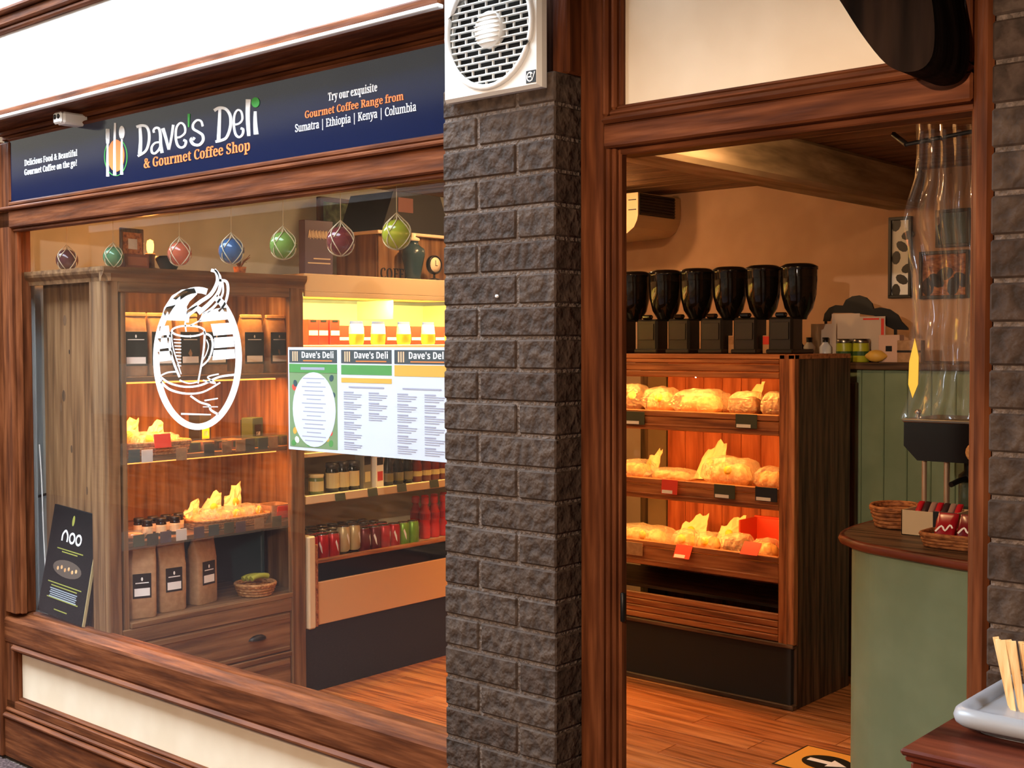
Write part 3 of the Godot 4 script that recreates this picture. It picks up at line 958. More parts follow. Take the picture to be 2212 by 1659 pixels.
# ---------------------------------------------------------------- dresser
func dresser() -> void:
	var z0 := -0.079
	var z1 := -1.03
	var xb := -2.55
	org = Vector3(-2.25, 0, -0.55)
	var t := thing("pine_dresser", "tall pine dresser with open lit shelves and drawers beside the window", "dresser", org)
	# side of three knotty boards that faces the window
	var bw := 0.59 / 4.0
	for k in 4:
		box(t, "side_board", Vector3(xb + k * bw + 0.0006, 0.0, z0 - 0.09), Vector3(xb + (k + 1) * bw - 0.0006, 1.79, z0 - 0.07), M.pine_y, 0.0015)
	box(t, "corner_post", Vector3(-2.07, 0.0, -0.134), Vector3(DX - 0.031, 1.79, z0), M.pine_y, 0.004)
	box(t, "back_panel", Vector3(xb, 0.0, z1), Vector3(xb + 0.015, 1.79, z0 - 0.092), M.pine_y, 0.0)
	box(t, "side_panel", Vector3(xb, 0.0, z1), Vector3(DX - 0.02, 1.79, z1 + 0.02), M.pine_y, 0.002)
	box(t, "stile", Vector3(DX - 0.03, 0.0, -0.134), Vector3(DX, 1.79, z0), M.pine_y, 0.004)
	box(t, "stile", Vector3(DX - 0.03, 0.0, z1), Vector3(DX, 1.79, -0.955), M.pine_y, 0.004)
	box(t, "top_rail", Vector3(DX - 0.03, 1.745, -0.955), Vector3(DX - 0.001, 1.79, -0.134), M.pine_z, 0.003)
	# cornice
	var s := mb()
	var prof := PackedVector2Array([Vector2(0, 1.785), Vector2(0.012, 1.785), Vector2(0.016, 1.8), Vector2(0.03, 1.815), Vector2(0.034, 1.825), Vector2(0.034, 1.84), Vector2(0, 1.84)])
	plate(s, prof, z1 - 0.002, z0 + 0.02, func(p: Vector2, d: float) -> Vector3: return Vector3(DX - 0.01 + p.x, p.y, d))
	plate(s, prof, xb - 0.02, DX + 0.02, func(p: Vector2, d: float) -> Vector3: return Vector3(d, p.y, z0 - 0.012 + p.x))
	part(t, "cornice", s, M.pine_z)
	box(t, "top_board", Vector3(xb, 1.79, z1), Vector3(DX, 1.838, z0), M.pine_z, 0.002)
	for y in [1.42, 1.105, 0.775]:
		box(t, "shelf", Vector3(xb + 0.015, y - 0.02, -1.01), Vector3(DX - 0.035, y, z0 - 0.092), M.pine_z, 0.002)
	box(t, "shelf", Vector3(xb + 0.015, 0.445, -1.01), Vector3(DX - 0.001, 0.468, z0 - 0.092), M.pine_z, 0.003)
	box(t, "rail", Vector3(DX - 0.03, 0.388, -0.955), Vector3(DX - 0.002, 0.445, -0.134), M.pine_z, 0.003)
	box(t, "rail", Vector3(DX - 0.03, 0.19, -0.955), Vector3(DX - 0.002, 0.212, -0.134), M.pine_z, 0.003)
	box(t, "plinth", Vector3(DX - 0.03, 0.0, -0.955), Vector3(DX - 0.002, 0.03, -0.134), M.pine_z, 0.003)
	for y in [[0.215, 0.385], [0.033, 0.187]]:
		var dr := box(t, "drawer_front", Vector3(DX - 0.03, y[0], -0.951), Vector3(DX - 0.008, y[1], -0.138), M.pine_z, 0.004)
		box(dr, "frame_strip", Vector3(DX - 0.012, y[1] - 0.03, -0.945), Vector3(DX - 0.003, y[1] - 0.004, -0.145), M.pine_z, 0.004)
		box(dr, "frame_strip", Vector3(DX - 0.012, y[0] + 0.004, -0.945), Vector3(DX - 0.003, y[0] + 0.022, -0.145), M.pine_z, 0.004)
		for zz in [-0.77, -0.32]:
			# cup handle
			s = mb()
			var rings := []
			for i in 7:
				var a := PI * i / 6.0
				var ring := PackedVector3Array()
				for k in 9:
					var b := PI * 0.5 * k / 8.0
					ring.append(Vector3(DX - 0.008 + 0.026 * sin(a) * cos(b * 0.9), (y[0] + y[1]) * 0.5 + 0.022 * sin(b) * sin(a) - 0.006, zz - 0.045 * cos(a)))
				rings.append(ring)
			loft(s, rings, false, false, true)
			part(dr, "cup_handle", s, M.iron, "dark iron cup handle")
	# knots of the side boards
	for q in [[140, 692, 0.013, 0.022], [138, 855, 0.013, 0.024], [132, 880, 0.006, 0.018], [155, 970, 0.008, 0.016], [188, 1060, 0.007, 0.017], [150, 760, 0.005, 0.01]]:
		s = mb()
		plate(s, disc(Vector2.ZERO, q[2], q[3], 12), -0.001, 0.0006, xy(Z(q[0], q[1], z0 - 0.07)))
		part(t, "knot", s, M.dark_y)
	# clear shelf fronts that hold small labels, and the warm strip lights under the shelves
	for q in [[1.397, 1.472], [1.082, 1.165], [0.752, 0.826]]:
		box(t, "clear_shelf_front", Vector3(DX - 0.012, q[0], -0.955), Vector3(DX - 0.009, q[1], -0.134), M.acrylic, 0.0008, "clear acrylic shelf front")
	for y in [1.77, 1.396, 1.081]:
		box(t, "light_strip", Vector3(DX - 0.09, y - 0.004, -0.93), Vector3(DX - 0.07, y + 0.002, -0.15), glow(Color(1.0, 0.62, 0.26), 3.0), 0.001, "warm glowing light strip")
	area(Vector3(DX - 0.08, 1.762, -0.54), Vector3(-0.5, -1, 0), Vector2(0.76, 0.015), Color(1.0, 0.7, 0.36), DRES_E * 0.6)
	area(Vector3(DX - 0.08, 1.388, -0.54), Vector3(-0.5, -1, 0), Vector2(0.76, 0.015), Color(1.0, 0.62, 0.27), DRES_E * 1.4)
	area(Vector3(DX - 0.08, 1.073, -0.54), Vector3(-0.5, -1, 0), Vector2(0.76, 0.015), Color(1.0, 0.62, 0.27), DRES_E * 0.6)
	org = Vector3.ZERO
	var gA := "coffee bags on the top dresser shelf"
	var k := 0
	for px in [286, 342, 400, 460, 540, 592]:
		var p := X(px, 770, -2.06)
		p.y = 1.42
		coffee_bag("black-labelled paper coffee bag on the top dresser shelf, " + ["nearest", "second from", "third from", "fourth from", "fifth from", "furthest from"][k] + " the window", p, -0.15 + 0.1 * (k % 3), 0.25, gA, true)
		k += 1
	for q in [[303, -2.03, "brown paper coffee bag with black label, nearest the window in the row of three"], [367, -2.05, "brown paper coffee bag with black label, middle of the row of three"], [437, -2.07, "brown paper coffee bag with black label, furthest from the window in the row of three"]]:
		var p := X(q[0], 1330, q[1])
		p.y = 0.468
		coffee_bag(q[2], p, -0.35 if q[0] < 320 else (-0.1 if q[0] < 400 else 0.2), 0.285, "three large coffee bags on the dresser base")
	# teal storage crate and fruit bowl on the base shelf
	org = Vector3(-2.25, 0.4692, -0.76)
	var cr := thing("storage_crate", "dark teal storage crate standing on end behind the fruit bowl", "crate", org)
	box(cr, "back", Vector3(-2.5, 0.4692, -0.94), Vector3(-2.485, 0.74, -0.56), M.teal, 0.004)
	box(cr, "side", Vector3(-2.485, 0.4692, -0.58), Vector3(-2.12, 0.74, -0.56), M.teal, 0.004)
	box(cr, "side", Vector3(-2.485, 0.4692, -0.94), Vector3(-2.12, 0.74, -0.92), M.teal, 0.004)
	box(cr, "rim", Vector3(-2.14, 0.72, -0.92), Vector3(-2.115, 0.74, -0.58), M.teal, 0.004)
	org = Vector3.ZERO
	var bp := X(552, 1285, -2.03)
	bp.y = 0.468
	basket("small round wicker bowl of green fruit on the dresser base", bp, 0.0, 0.13, 0.13, 0.05, M.wicker, 1.3, 2.0)
	for i in 3:
		s = mb()
		var pts := []
		for j in 7:
			var a := -0.9 + 1.8 * j / 6.0
			pts.append(bp + Vector3(-0.03 + i * 0.03, 0.058 + 0.02 * cos(a) + i * 0.004, 0.055 * sin(a)))
		tube(s, curve(pts, 2), 0.012, 7)
		var ban := part(self, numbered("banana"), s, std(S(168, 172, 62), 0.5))
		ban.set_meta("label", "greenish yellow banana lying in the round wicker bowl"); ban.set_meta("category", "banana"); ban.set_meta("group", "bananas in the wicker bowl")
	# second shelf: basket of wrapped pastries, tea boxes
	bp = X(318, 950, -2.1)
	bp.y = 1.105
	basket("cane basket of wrapped pastries on the brightly lit second dresser shelf", bp, 0.0, 0.22, 0.26, 0.05, M.wicker)
	var gB := "wrapped pastries in the second shelf basket"
	bakery_pack("wrapped pastry pack lying in the second shelf basket of the dresser", bp + Vector3(0.03, 0.012, 0.06), PI * 0.5 + 0.15, Vector3(0.11, 0.08, 0.1), gB)
	bakery_pack("wrapped pastry pack lying in the second shelf basket of the dresser", bp + Vector3(0.03, 0.012, -0.06), PI * 0.5 - 0.15, Vector3(0.11, 0.07, 0.1), gB, false, true)
	paper_bag("greaseproof paper bag standing up in the second shelf basket of the dresser", bp + Vector3(-0.055, 0.015, 0.06), PI * 0.5 - 0.1, 0.105, 0.14, gB, 0.1)
	paper_bag("greaseproof paper bag standing up in the second shelf basket of the dresser", bp + Vector3(-0.05, 0.015, -0.06), PI * 0.5 + 0.1, 0.1, 0.12, gB, 0.1)
	price_card("red price card clipped to the second dresser shelf", X(350, 952, DX) + Vector3(0.004, 0.0, 0), PI * 0.5, 0.075, 0.055, M.red_card, false)
	var tea := [std(S(52, 70, 44), 0.5), std(S(34, 34, 32), 0.5), std(S(150, 92, 60), 0.5)]
	k = 0
	for q in [[410, 0.05, 0], [440, 0.04, 2], [470, 0.045, 1], [500, 0.045, 2], [527, 0.045, 1], [555, 0.045, 0], [580, 0.045, 1], [608, 0.045, 0]]:
		var p := X(q[0], 945, -2.04)
		p.y = 1.105
		carton("tea_box", ["flat green tea box in the front row of the second dresser shelf", "flat black tea box in the front row of the second dresser shelf", "flat tan tea box in the front row of the second dresser shelf"][q[2]], "tea box", p, 0.0, Vector3(0.07, 0.04, 0.058), tea[q[2]], [[0.2, 0.8, -0.3, 0.3, tea[(q[2] + 1) % 3]]], "small tea boxes")
	for q in [[432, 0.12, 1, "upright black tea box behind the window cup sign"], [545, 0.1, 0, "upright green tea box with pale front on the second dresser shelf"], [588, 0.085, 1, "upright black tea box at the end of the second dresser shelf"]]:
		var p := X(q[0], 940, -2.2)
		if q[0] == 545: p = X(545, 940, -2.11)
		p.z = maxf(p.z, -0.93)
		p.y = 1.105
		carton("tea_box", q[3], "tea box", p, 0.3, Vector3(0.06, q[1] + 0.02, 0.075), tea[q[2]], [[0.25, 0.75, -0.32, 0.32, M.label_black if q[2] == 0 else M.sticker], [0.35, 0.5, -0.2, 0.2, M.paper]])
	# third shelf: jars, basket
	var glassd := std(S(34, 22, 14), 0.15)
	for q in [[318, 0], [348, 0], [378, 0], [300, 1], [330, 1], [358, 1], [386, 1]]:
		var p := X(q[0], 1128, -2.05 - q[1] * 0.06)
		p.y = 0.775
		bottle("preserve_jar", "small dark preserve jar with black lid and cream label on the third dresser shelf", "jar", p, [Vector2(0.018, 0), Vector2(0.021, 0.004), Vector2(0.021, 0.05), Vector2(0.017, 0.056)], glassd, [Vector2(0.02, 0.055), Vector2(0.021, 0.057), Vector2(0.021, 0.07), Vector2(0.019, 0.072), Vector2(0.001, 0.072)], M.black, [Vector2(0.0216, 0.012), Vector2(0.0216, 0.045)], std(S(226, 196, 150), 0.6), "preserve jars on the third dresser shelf")
	org = Vector3.ZERO
	var ds := thing("glass_dish", "small glass dish at the window end of the third dresser shelf", "dish", Vector3(-2.04, 0.7762, X(287, 1140, -2.04).z))
	s = mb()
	lathe(s, [Vector2(0.03, 0), Vector2(0.045, 0.004), Vector2(0.06, 0.03), Vector2(0.057, 0.03), Vector2(0.043, 0.008), Vector2(0.001, 0.006)], Vector3.ZERO, 20)
	part(ds, "bowl", s, M.acrylic)
	s = mb()
	lathe(s, [Vector2(0.04, 0.01), Vector2(0.048, 0.016), Vector2(0.03, 0.026), Vector2(0.001, 0.028)], Vector3.ZERO, 14)
	part(ds, "contents", s, M.bread)
	bp = X(478, 1118, -2.12)
	bp.y = 0.775
	basket("long cane tray of wrapped pastries on the third dresser shelf", bp, 0.0, 0.24, 0.33, 0.04, M.wicker)
	var gC := "wrapped pastries in the third shelf tray"
	for q in [[0.115, 0.05], [0.0, -0.05], [-0.113, 0.05]]:
		bakery_pack("wrapped pastry pack lying in the third shelf tray of the dresser", bp + Vector3(0.04, 0.01, q[0]), PI * 0.5 + q[1], Vector3(0.085, 0.07 + 0.02 * absf(q[0]), 0.12), gC, false, q[0] < 0.1)
	paper_bag("greaseproof paper bag sticking out of the third shelf tray", bp + Vector3(-0.05, 0.015, 0.11), PI * 0.5 + 0.3, 0.095, 0.1, gC, 0.1)
	paper_bag("greaseproof paper bag sticking out of the third shelf tray", bp + Vector3(-0.055, 0.015, 0.01), PI * 0.5 - 0.1, 0.095, 0.13, gC, 0.1)
	paper_bag("greaseproof paper bag sticking out of the third shelf tray", bp + Vector3(-0.05, 0.015, -0.1), PI * 0.5 + 0.1, 0.095, 0.16, gC, 0.1)
	var tc := thing("paper_tray", "brown paper tray with red card at the end of the third dresser shelf", "tray", Vector3(-2.06, 0.7762, X(592, 1105, -2.06).z))
	s = mb()
	loft(s, [sq_ring(Vector3(0, 0.0, 0), 0.1, 0.1, 20, 8), sq_ring(Vector3(0, 0.07, 0), 0.11, 0.115, 20, 8), sq_ring(Vector3(0, 0.068, 0), 0.104, 0.109, 20, 8), sq_ring(Vector3(0, 0.004, 0), 0.096, 0.096, 20, 8)], true, false, false)
	part(tc, "tray", s, M.kraft)
	s = mb()
	bx(s, Vector3(0.066, 0.04, 0.0), Vector3(0.002, 0.055, 0.07), 0.0005, Basis(Vector3.BACK, -0.2))
	part(tc, "card", s, M.red_card, "red card")
	# labels in the clear shelf fronts
	var lc := [M.green_card, M.kraft, M.black_soft, M.paper, M.teal, M.purple]
	k = 0
	for q in [[452, 972, 2], [490, 965, 1], [520, 962, 1], [540, 962, 2], [568, 958, 4], [590, 955, 1], [290, 985, 4], [318, 985, 3], [392, 980, 1]]:
		price_card(["dark green shelf label", "brown shelf label", "black shelf label", "white shelf label", "teal shelf label", "purple shelf label"][q[2]] + " in the clear front of the second dresser shelf", X(q[0], q[1], DX - 0.014), PI * 0.5, 0.05, 0.05, lc[q[2]], false, 0.0, "labels in the second shelf front")
	for q in [[300, 1168, 0], [330, 1165, 2], [358, 1160, 5], [392, 1155, 3], [430, 1150, 5], [462, 1145, 4], [495, 1140, 0], [520, 1138, 5], [560, 1130, 1], [598, 1126, 0]]:
		price_card(["dark green shelf label", "brown shelf label", "black shelf label", "white shelf label", "teal shelf label", "purple shelf label"][q[2]] + " in the clear front of the third dresser shelf", X(q[0], q[1], DX - 0.014), PI * 0.5, 0.05, 0.046, lc[q[2]], false, 0.0, "labels in the third shelf front")
	dresser_top()

const DRES_E := 1.1

func dresser_top() -> void:
	# lamp with a bare filament bulb
	var lp := X(325, 582, -2.2)
	lp.y = 1.8412
	var t := thing("table_lamp", "small table lamp with a bare glowing tube bulb on top of the dresser", "lamp", lp)
	var bulb := X(325, 534, -2.2) - lp
	var s := mb()
	lathe(s, [Vector2(0.001, 0), Vector2(0.05, 0), Vector2(0.05, 0.012), Vector2(0.018, 0.02), Vector2(0.016, bulb.y - 0.04), Vector2(0.02, bulb.y - 0.036), Vector2(0.02, bulb.y - 0.026), Vector2(0.001, bulb.y - 0.026)], Vector3.ZERO, 18)
	part(t, "base", s, M.dark_y)
	s = mb()
	lathe(s, [Vector2(0.001, -0.026), Vector2(0.009, -0.025), Vector2(0.014, -0.012), Vector2(0.015, 0.01), Vector2(0.012, 0.026), Vector2(0.001, 0.032)], Vector3(0, bulb.y, 0), 14)
	part(t, "bulb", s, glow(Color(1.0, 0.6, 0.25), 9.0), "glowing bulb")
	omni(lp + Vector3(0, bulb.y, 0), Color(1.0, 0.62, 0.3), 0.2, 0.014)
	# plaques and tins beside it
	var p := X(285, 580, -2.12)
	p.y = 1.8412
	var q := carton("small_plaque", "small brown wooden plaque with a printed cup on top of the dresser", "plaque", p, 0.15, Vector3(0.012, 0.165, 0.115), M.dark_y, [[0.12, 0.9, -0.42, 0.42, M.wicker_dark], [0.5, 0.75, -0.2, 0.2, M.paper], [0.25, 0.35, -0.3, 0.3, M.orange]])
	p = X(288, 598, -2.03)
	p.y = 1.8412
	carton("flat_tin", "flat red-brown tin in front of the wooden plaque on the dresser", "tin", p, 0.1, Vector3(0.05, 0.055, 0.115), std(S(112, 48, 34), 0.45), [[0.2, 0.8, -0.4, 0.4, std(S(150, 84, 60), 0.5)]])
	p = X(364, 585, -2.1)
	p.y = 1.8412
	var u := thing("pottery_bowl", "dark pottery bowl beside the table lamp on the dresser", "bowl", p)
	s = mb()
	lathe(s, [Vector2(0.025, 0), Vector2(0.03, 0.004), Vector2(0.052, 0.05), Vector2(0.05, 0.062), Vector2(0.046, 0.06), Vector2(0.04, 0.03), Vector2(0.001, 0.01)], Vector3.ZERO, 18)
	part(u, "bowl", s, M.black_soft)
	p = X(518, 592, -2.1)
	p.y = 1.8412
	u = thing("dried_plant", "small dried plant in a pot on top of the dresser", "plant", p)
	s = mb()
	lathe(s, [Vector2(0.001, 0), Vector2(0.022, 0), Vector2(0.028, 0.035), Vector2(0.024, 0.035), Vector2(0.001, 0.03)], Vector3.ZERO, 14)
	part(u, "pot", s, M.wicker_dark)
	s = mb()
	for i in 16:
		var a := TAU * i / 16.0
		var e := Vector3(cos(a), 0, sin(a)) * rng.randf_range(0.03, 0.06)
		tube(s, [Vector3(0, 0.03, 0), e * 0.5 + Vector3(0, 0.06, 0), e + Vector3(0, rng.randf_range(0.05, 0.09), 0)], 0.0035, 4, false, 0.001)
	part(u, "twigs", s, std(S(112, 70, 40), 0.7))
	# on the wall above: picture, and on the fridge: pack, house box, vase, clock
	var a := X(690, 430, -2.705)
	var c := X(822, 548, -2.705)
	org = Vector3(-2.705, (a.y + c.y) * 0.5, (a.z + c.z) * 0.5)
	u = thing("wall_picture", "large green landscape picture on the side wall above the fridge", "picture", org)
	box(u, "canvas", Vector3(-2.718, c.y, c.z), Vector3(-2.695, a.y, a.z), grainy(ramp_tex(noise_img(77, 0.02, 4), [S(38, 58, 34), S(70, 98, 56), S(112, 132, 84)], [0.25, 0.5, 0.8]), 2.0, 0.5), 0.003)
	for yy in [a.y, c.y]:
		box(u, "frame_bar", Vector3(-2.718, yy - 0.012, c.z - 0.012), Vector3(-2.685, yy + 0.012, a.z + 0.012), M.dark_z, 0.003)
	for zz in [a.z, c.z]:
		box(u, "frame_bar", Vector3(-2.718, c.y, zz - 0.012), Vector3(-2.685, a.y, zz + 0.012), M.dark_y, 0.003)
	org = Vector3.ZERO
	p = X(683, 588, -2.08)
	p.y = 1.8542
	u = carton("snack_pouch", "upright dark purple snack pouch with cream scrawled lettering on the fridge top", "pouch", p, -0.12, Vector3(0.05, 0.245, 0.15), M.purple, [])
	s = mb()
	for i in 7:
		var zz := 0.055 - i * 0.018
		stroke(s, [Vector2(-zz, 0.165), Vector2(-zz + 0.006, 0.2), Vector2(-zz + 0.009, 0.16), Vector2(-zz + 0.016, 0.198)], 0.006, 0.004, 0.0252, 0.0265, func(pp: Vector2, d: float) -> Vector3: return Vector3(d, pp.y, -pp.x), 3)
	bc(s, Vector3(0.0252, 0.05, -0.06), Vector3(0.0262, 0.056, 0.06), 0.0002)
	bc(s, Vector3(0.0252, 0.07, -0.06), Vector3(0.0262, 0.076, 0.03), 0.0002)
	part(u, "lettering", s, std(S(206, 184, 156), 0.5))
	# house-shaped box
	p = X(890, 600, -2.2)
	p.y = 1.8542
	org = Vector3(-2.2, 1.853, p.z)
	u = thing("house_shaped_box", "house-shaped wooden box with a dark roof and COFFEE lettering on the fridge", "box", org)
	var zl := X(818, 560, -2.1).z
	var zr := zl - 0.5
	box(u, "front", Vector3(-2.11, 1.853, zr), Vector3(-2.1, 2.07, zl), M.pine_y, 0.002)
	for q2 in [zl, zr]:
		box(u, "side", Vector3(-2.4, 1.853, q2 - 0.006), Vector3(-2.11, 2.07, q2 + 0.006), M.pine_y, 0.002)
	box(u, "eaves", Vector3(-2.42, 2.07, zr - 0.03), Vector3(-2.07, 2.085, zl + 0.03), M.cream, 0.003)
	s = mb()
	plate(s, PackedVector2Array([Vector2(zl - 0.01, 2.085), Vector2(zl - 0.09, 2.28), Vector2(zr + 0.09, 2.28), Vector2(zr + 0.01, 2.085)]), -2.4, -2.09, func(pp: Vector2, d: float) -> Vector3: return Vector3(d, pp.y, pp.x))
	part(u, "roof", s, M.black_soft)
	org = Vector3.ZERO
	text(u, "lettering", "COFFEE", "Droid Serif", true, Vector3(0.101, 0.005, zl - 0.01 - p.z), Vector3(0.101, 0.005, zl - 0.24 - p.z), 0.05, M.black, Vector3.RIGHT)
	box(u, "roof_print", Vector3(0.109, 0.33, zl - 0.22 - p.z), Vector3(0.1115, 0.4, zl - 0.12 - p.z), std(S(96, 58, 52), 0.7), 0.0, "faded red print")
	p = X(893, 598, -2.03)
	p.y = 1.8542
	bottle("ceramic_urn", "dark blue-green ceramic urn with a cream stopper on the fridge top", "urn", p, [Vector2(0.001, 0), Vector2(0.034, 0), Vector2(0.036, 0.01), Vector2(0.045, 0.06), Vector2(0.058, 0.12), Vector2(0.056, 0.145), Vector2(0.03, 0.165), Vector2(0.024, 0.18), Vector2(0.03, 0.185)], std(S(44, 66, 76), 0.25), [Vector2(0.026, 0.184), Vector2(0.032, 0.19), Vector2(0.03, 0.198), Vector2(0.012, 0.204), Vector2(0.014, 0.218), Vector2(0.001, 0.224)], M.cream, [], null)
	p = X(938, 600, -1.985)
	p.y = 1.8542
	u = thing("small_clock", "small round black-rimmed clock on a stand on the fridge top", "clock", p, PI * 0.5)
	s = mb()
	lathe(s, [Vector2(0.03, 0), Vector2(0.03, 0.005), Vector2(0.006, 0.01), Vector2(0.005, 0.03), Vector2(0.001, 0.03)], Vector3.ZERO, 14)
	part(u, "stand", s, M.black)
	s = mb()
	lathe(s, [Vector2(0.044, -0.012), Vector2(0.046, -0.01), Vector2(0.046, 0.01), Vector2(0.04, 0.014), Vector2(0.036, 0.008), Vector2(0.001, 0.008)], Vector3(0, 0.074, 0), 24, Basis(Vector3.RIGHT, PI / 2))
	part(u, "rim", s, M.black)
	s = mb()
	lathe(s, [Vector2(0.001, 0.009), Vector2(0.036, 0.009), Vector2(0.036, 0.0095), Vector2(0.001, 0.0095)], Vector3(0, 0.074, 0), 24, Basis(Vector3.RIGHT, PI / 2))
	part(u, "dial", s, M.cream)
	s = mb()
	bx(s, Vector3(0, 0.084, 0.0105), Vector3(0.003, 0.024, 0.001), 0.0)
	bx(s, Vector3(0.006, 0.07, 0.0105), Vector3(0.016, 0.003, 0.001), 0.0)
	part(u, "hands", s, M.black)

# ---------------------------------------------------------------- open fridge
func fridge() -> void:
	var z0 := -1.036
	var z1 := -2.45
	org = Vector3(-2.3, 0, -1.7)
	var t := thing("open_display_fridge", "cream open-fronted display fridge of drinks and snacks beyond the dresser", "fridge", org)
	var cf := std(S(222, 200, 160), 0.45)
	var inner := std(S(240, 228, 190), 0.5)
	box(t, "canopy", Vector3(-2.68, 1.772, z1), Vector3(DX, 1.853, z0), cf, 0.004)
	box(t, "canopy_lip", Vector3(DX - 0.012, 1.752, z1), Vector3(DX, 1.774, z0), cf, 0.002)
	box(t, "back_panel", Vector3(-2.68, 0.45, z1), Vector3(-2.62, 1.752, z0), inner, 0.0)
	box(t, "end_panel", Vector3(-2.62, 0.0, z0 - 0.025), Vector3(-2.02, 1.752, z0), inner, 0.002)
	box(t, "end_panel", Vector3(-2.62, 0.0, z1), Vector3(-2.02, 1.752, z1 + 0.025), inner, 0.002)
	box(t, "end_block", Vector3(-2.62, 0.29, -1.078), Vector3(DX + 0.012, 0.7, z0 - 0.002), cf, 0.006)
	box(t, "edge_strip", Vector3(DX - 0.05, 0.295, -1.096), Vector3(DX + 0.006, 0.66, -1.079), M.wicker_dark, 0.002)
	box(t, "shelf", Vector3(-2.62, 1.515, z1 + 0.03), Vector3(-2.06, 1.53, z0 - 0.03), inner, 0.003)
	box(t, "shelf", Vector3(-2.62, 1.17, z1 + 0.03), Vector3(-2.04, 1.185, z0 - 0.03), inner, 0.003)
	box(t, "shelf", Vector3(-2.62, 0.85, z1 + 0.03), Vector3(-1.985, 0.866, z0 - 0.03), inner, 0.003)
	for q in [[1.5, 1.54, -2.06], [1.04, 1.06, -2.02], [0.838, 0.876, -1.98]]:
		box(t, "shelf_lip", Vector3(q[2], q[0], z1 + 0.03), Vector3(q[2] + 0.012, q[1], z0 - 0.012), cf, 0.003)
	box(t, "shelf", Vector3(-2.62, 1.04, z1 + 0.03), Vector3(-2.02, 1.055, z0 - 0.03), inner, 0.003)
	box(t, "well_floor", Vector3(-2.62, 0.55, z1 + 0.03), Vector3(-1.97, 0.57, -1.08), inner, 0.003)
	box(t, "bumper", Vector3(-1.985, 0.572, z1), Vector3(-1.952, 0.588, -1.098), M.case_z, 0.003, "thin wooden edge above the drinks well")
	box(t, "black_strip", Vector3(-1.985, 0.49, z1), Vector3(-1.958, 0.572, -1.098), M.black_gloss, 0.003)
	box(t, "front_panel", Vector3(-1.985, 0.298, z1), Vector3(-1.954, 0.489, -1.098), std(S(214, 170, 120), 0.35), 0.003)
	box(t, "plinth", Vector3(-2.62, 0.0, z1), Vector3(-1.97, 0.298, z0), M.black_soft, 0.002)
	box(t, "bracket", Vector3(-2.3, 1.66, -1.66), Vector3(-2.05, 1.752, -1.65), cf, 0.002)
	box(t, "light_tube", Vector3(-2.05, 1.756, z1 + 0.05), Vector3(-2.02, 1.77, z0 - 0.04), glow(Color(1.0, 0.86, 0.55), 4.0), 0.006, "glowing tube under the canopy")
	area(Vector3(-2.035, 1.75, -1.72), Vector3(-0.75, -1, 0), Vector2(1.3, 0.03), Color(1.0, 0.9, 0.5), FRIDGE_E)
	org = Vector3.ZERO
	var red := std(S(206, 44, 32), 0.4)
	var yel := std(S(236, 176, 52), 0.35)
	var wht := std(S(240, 236, 226), 0.35)
	var blu := std(S(52, 62, 128), 0.35)
	# red biscuit boxes and crisp bags
	for px in [668, 690, 715]:
		var p := X(px, 745, -2.12)
		p.y = 1.53
		carton("biscuit_box", "tall red biscuit box at the dresser end of the top fridge shelf", "biscuit box", p, 0.0, Vector3(0.06, 0.125, 0.058), red, [[0.42, 0.6, -0.45, 0.45, wht], [0.9, 0.98, -0.3, 0.3, M.label_black]], "red biscuit boxes on the top fridge shelf")
	for px in [737, 793, 845, 897, 948]:
		var p := X(px, 745, -2.2)
		p.y = 1.53
		carton("biscuit_box", "low red biscuit box behind the crisp bags on the top fridge shelf", "biscuit box", p, 0.0, Vector3(0.06, 0.1, 0.12), red, [[0.3, 0.45, -0.45, 0.45, wht]], "low red boxes on the top fridge shelf")
	for px in [770, 817, 872, 925, 975]:
		var p := X(px, 745, -2.1)
		p.y = 1.5312
		var t2 := thing("crisp_bag", "yellow and white crisp bag with a blue top on the lit fridge shelf", "crisp bag", p, 0.1, "crisp bags on the top fridge shelf")
		var s := mb()
		loft(s, [sq_ring(Vector3(0, 0, 0), 0.012, 0.08, 16, 4), sq_ring(Vector3(0, 0.02, 0), 0.04, 0.082, 16, 3, 0.002), sq_ring(Vector3(0, 0.06, 0), 0.05, 0.08, 16, 3, 0.002)])
		part(t2, "lower_half", s, yel)
		s = mb()
		loft(s, [sq_ring(Vector3(0, 0.06, 0), 0.05, 0.08, 16, 3), sq_ring(Vector3(0, 0.09, 0), 0.035, 0.084, 16, 3, 0.002), sq_ring(Vector3(0, 0.108, 0), 0.008, 0.09, 16, 4)])
		part(t2, "upper_half", s, wht)
		s = mb()
		loft(s, [sq_ring(Vector3(0, 0.106, 0), 0.01, 0.09, 16, 4), sq_ring(Vector3(0, 0.12, 0), 0.004, 0.09, 16, 4)])
		part(t2, "crimp", s, blu)
	# third shelf
	var amber := std(S(112, 38, 18), 0.12)
	var dkg := std(S(22, 26, 20), 0.12)
	var crm := std(S(206, 190, 140), 0.5)
	var p := X(683, 1063, -2.05)
	p.y = 0.866
	bottle("round_tub", "squat green tub with pale round label on the lower fridge shelf", "tub", p, [Vector2(0.001, 0), Vector2(0.03, 0), Vector2(0.034, 0.006), Vector2(0.034, 0.07), Vector2(0.03, 0.078)], std(S(104, 120, 74), 0.3), [Vector2(0.034, 0.076), Vector2(0.035, 0.09), Vector2(0.001, 0.09)], crm, [Vector2(0.0346, 0.015), Vector2(0.0346, 0.06)], crm)
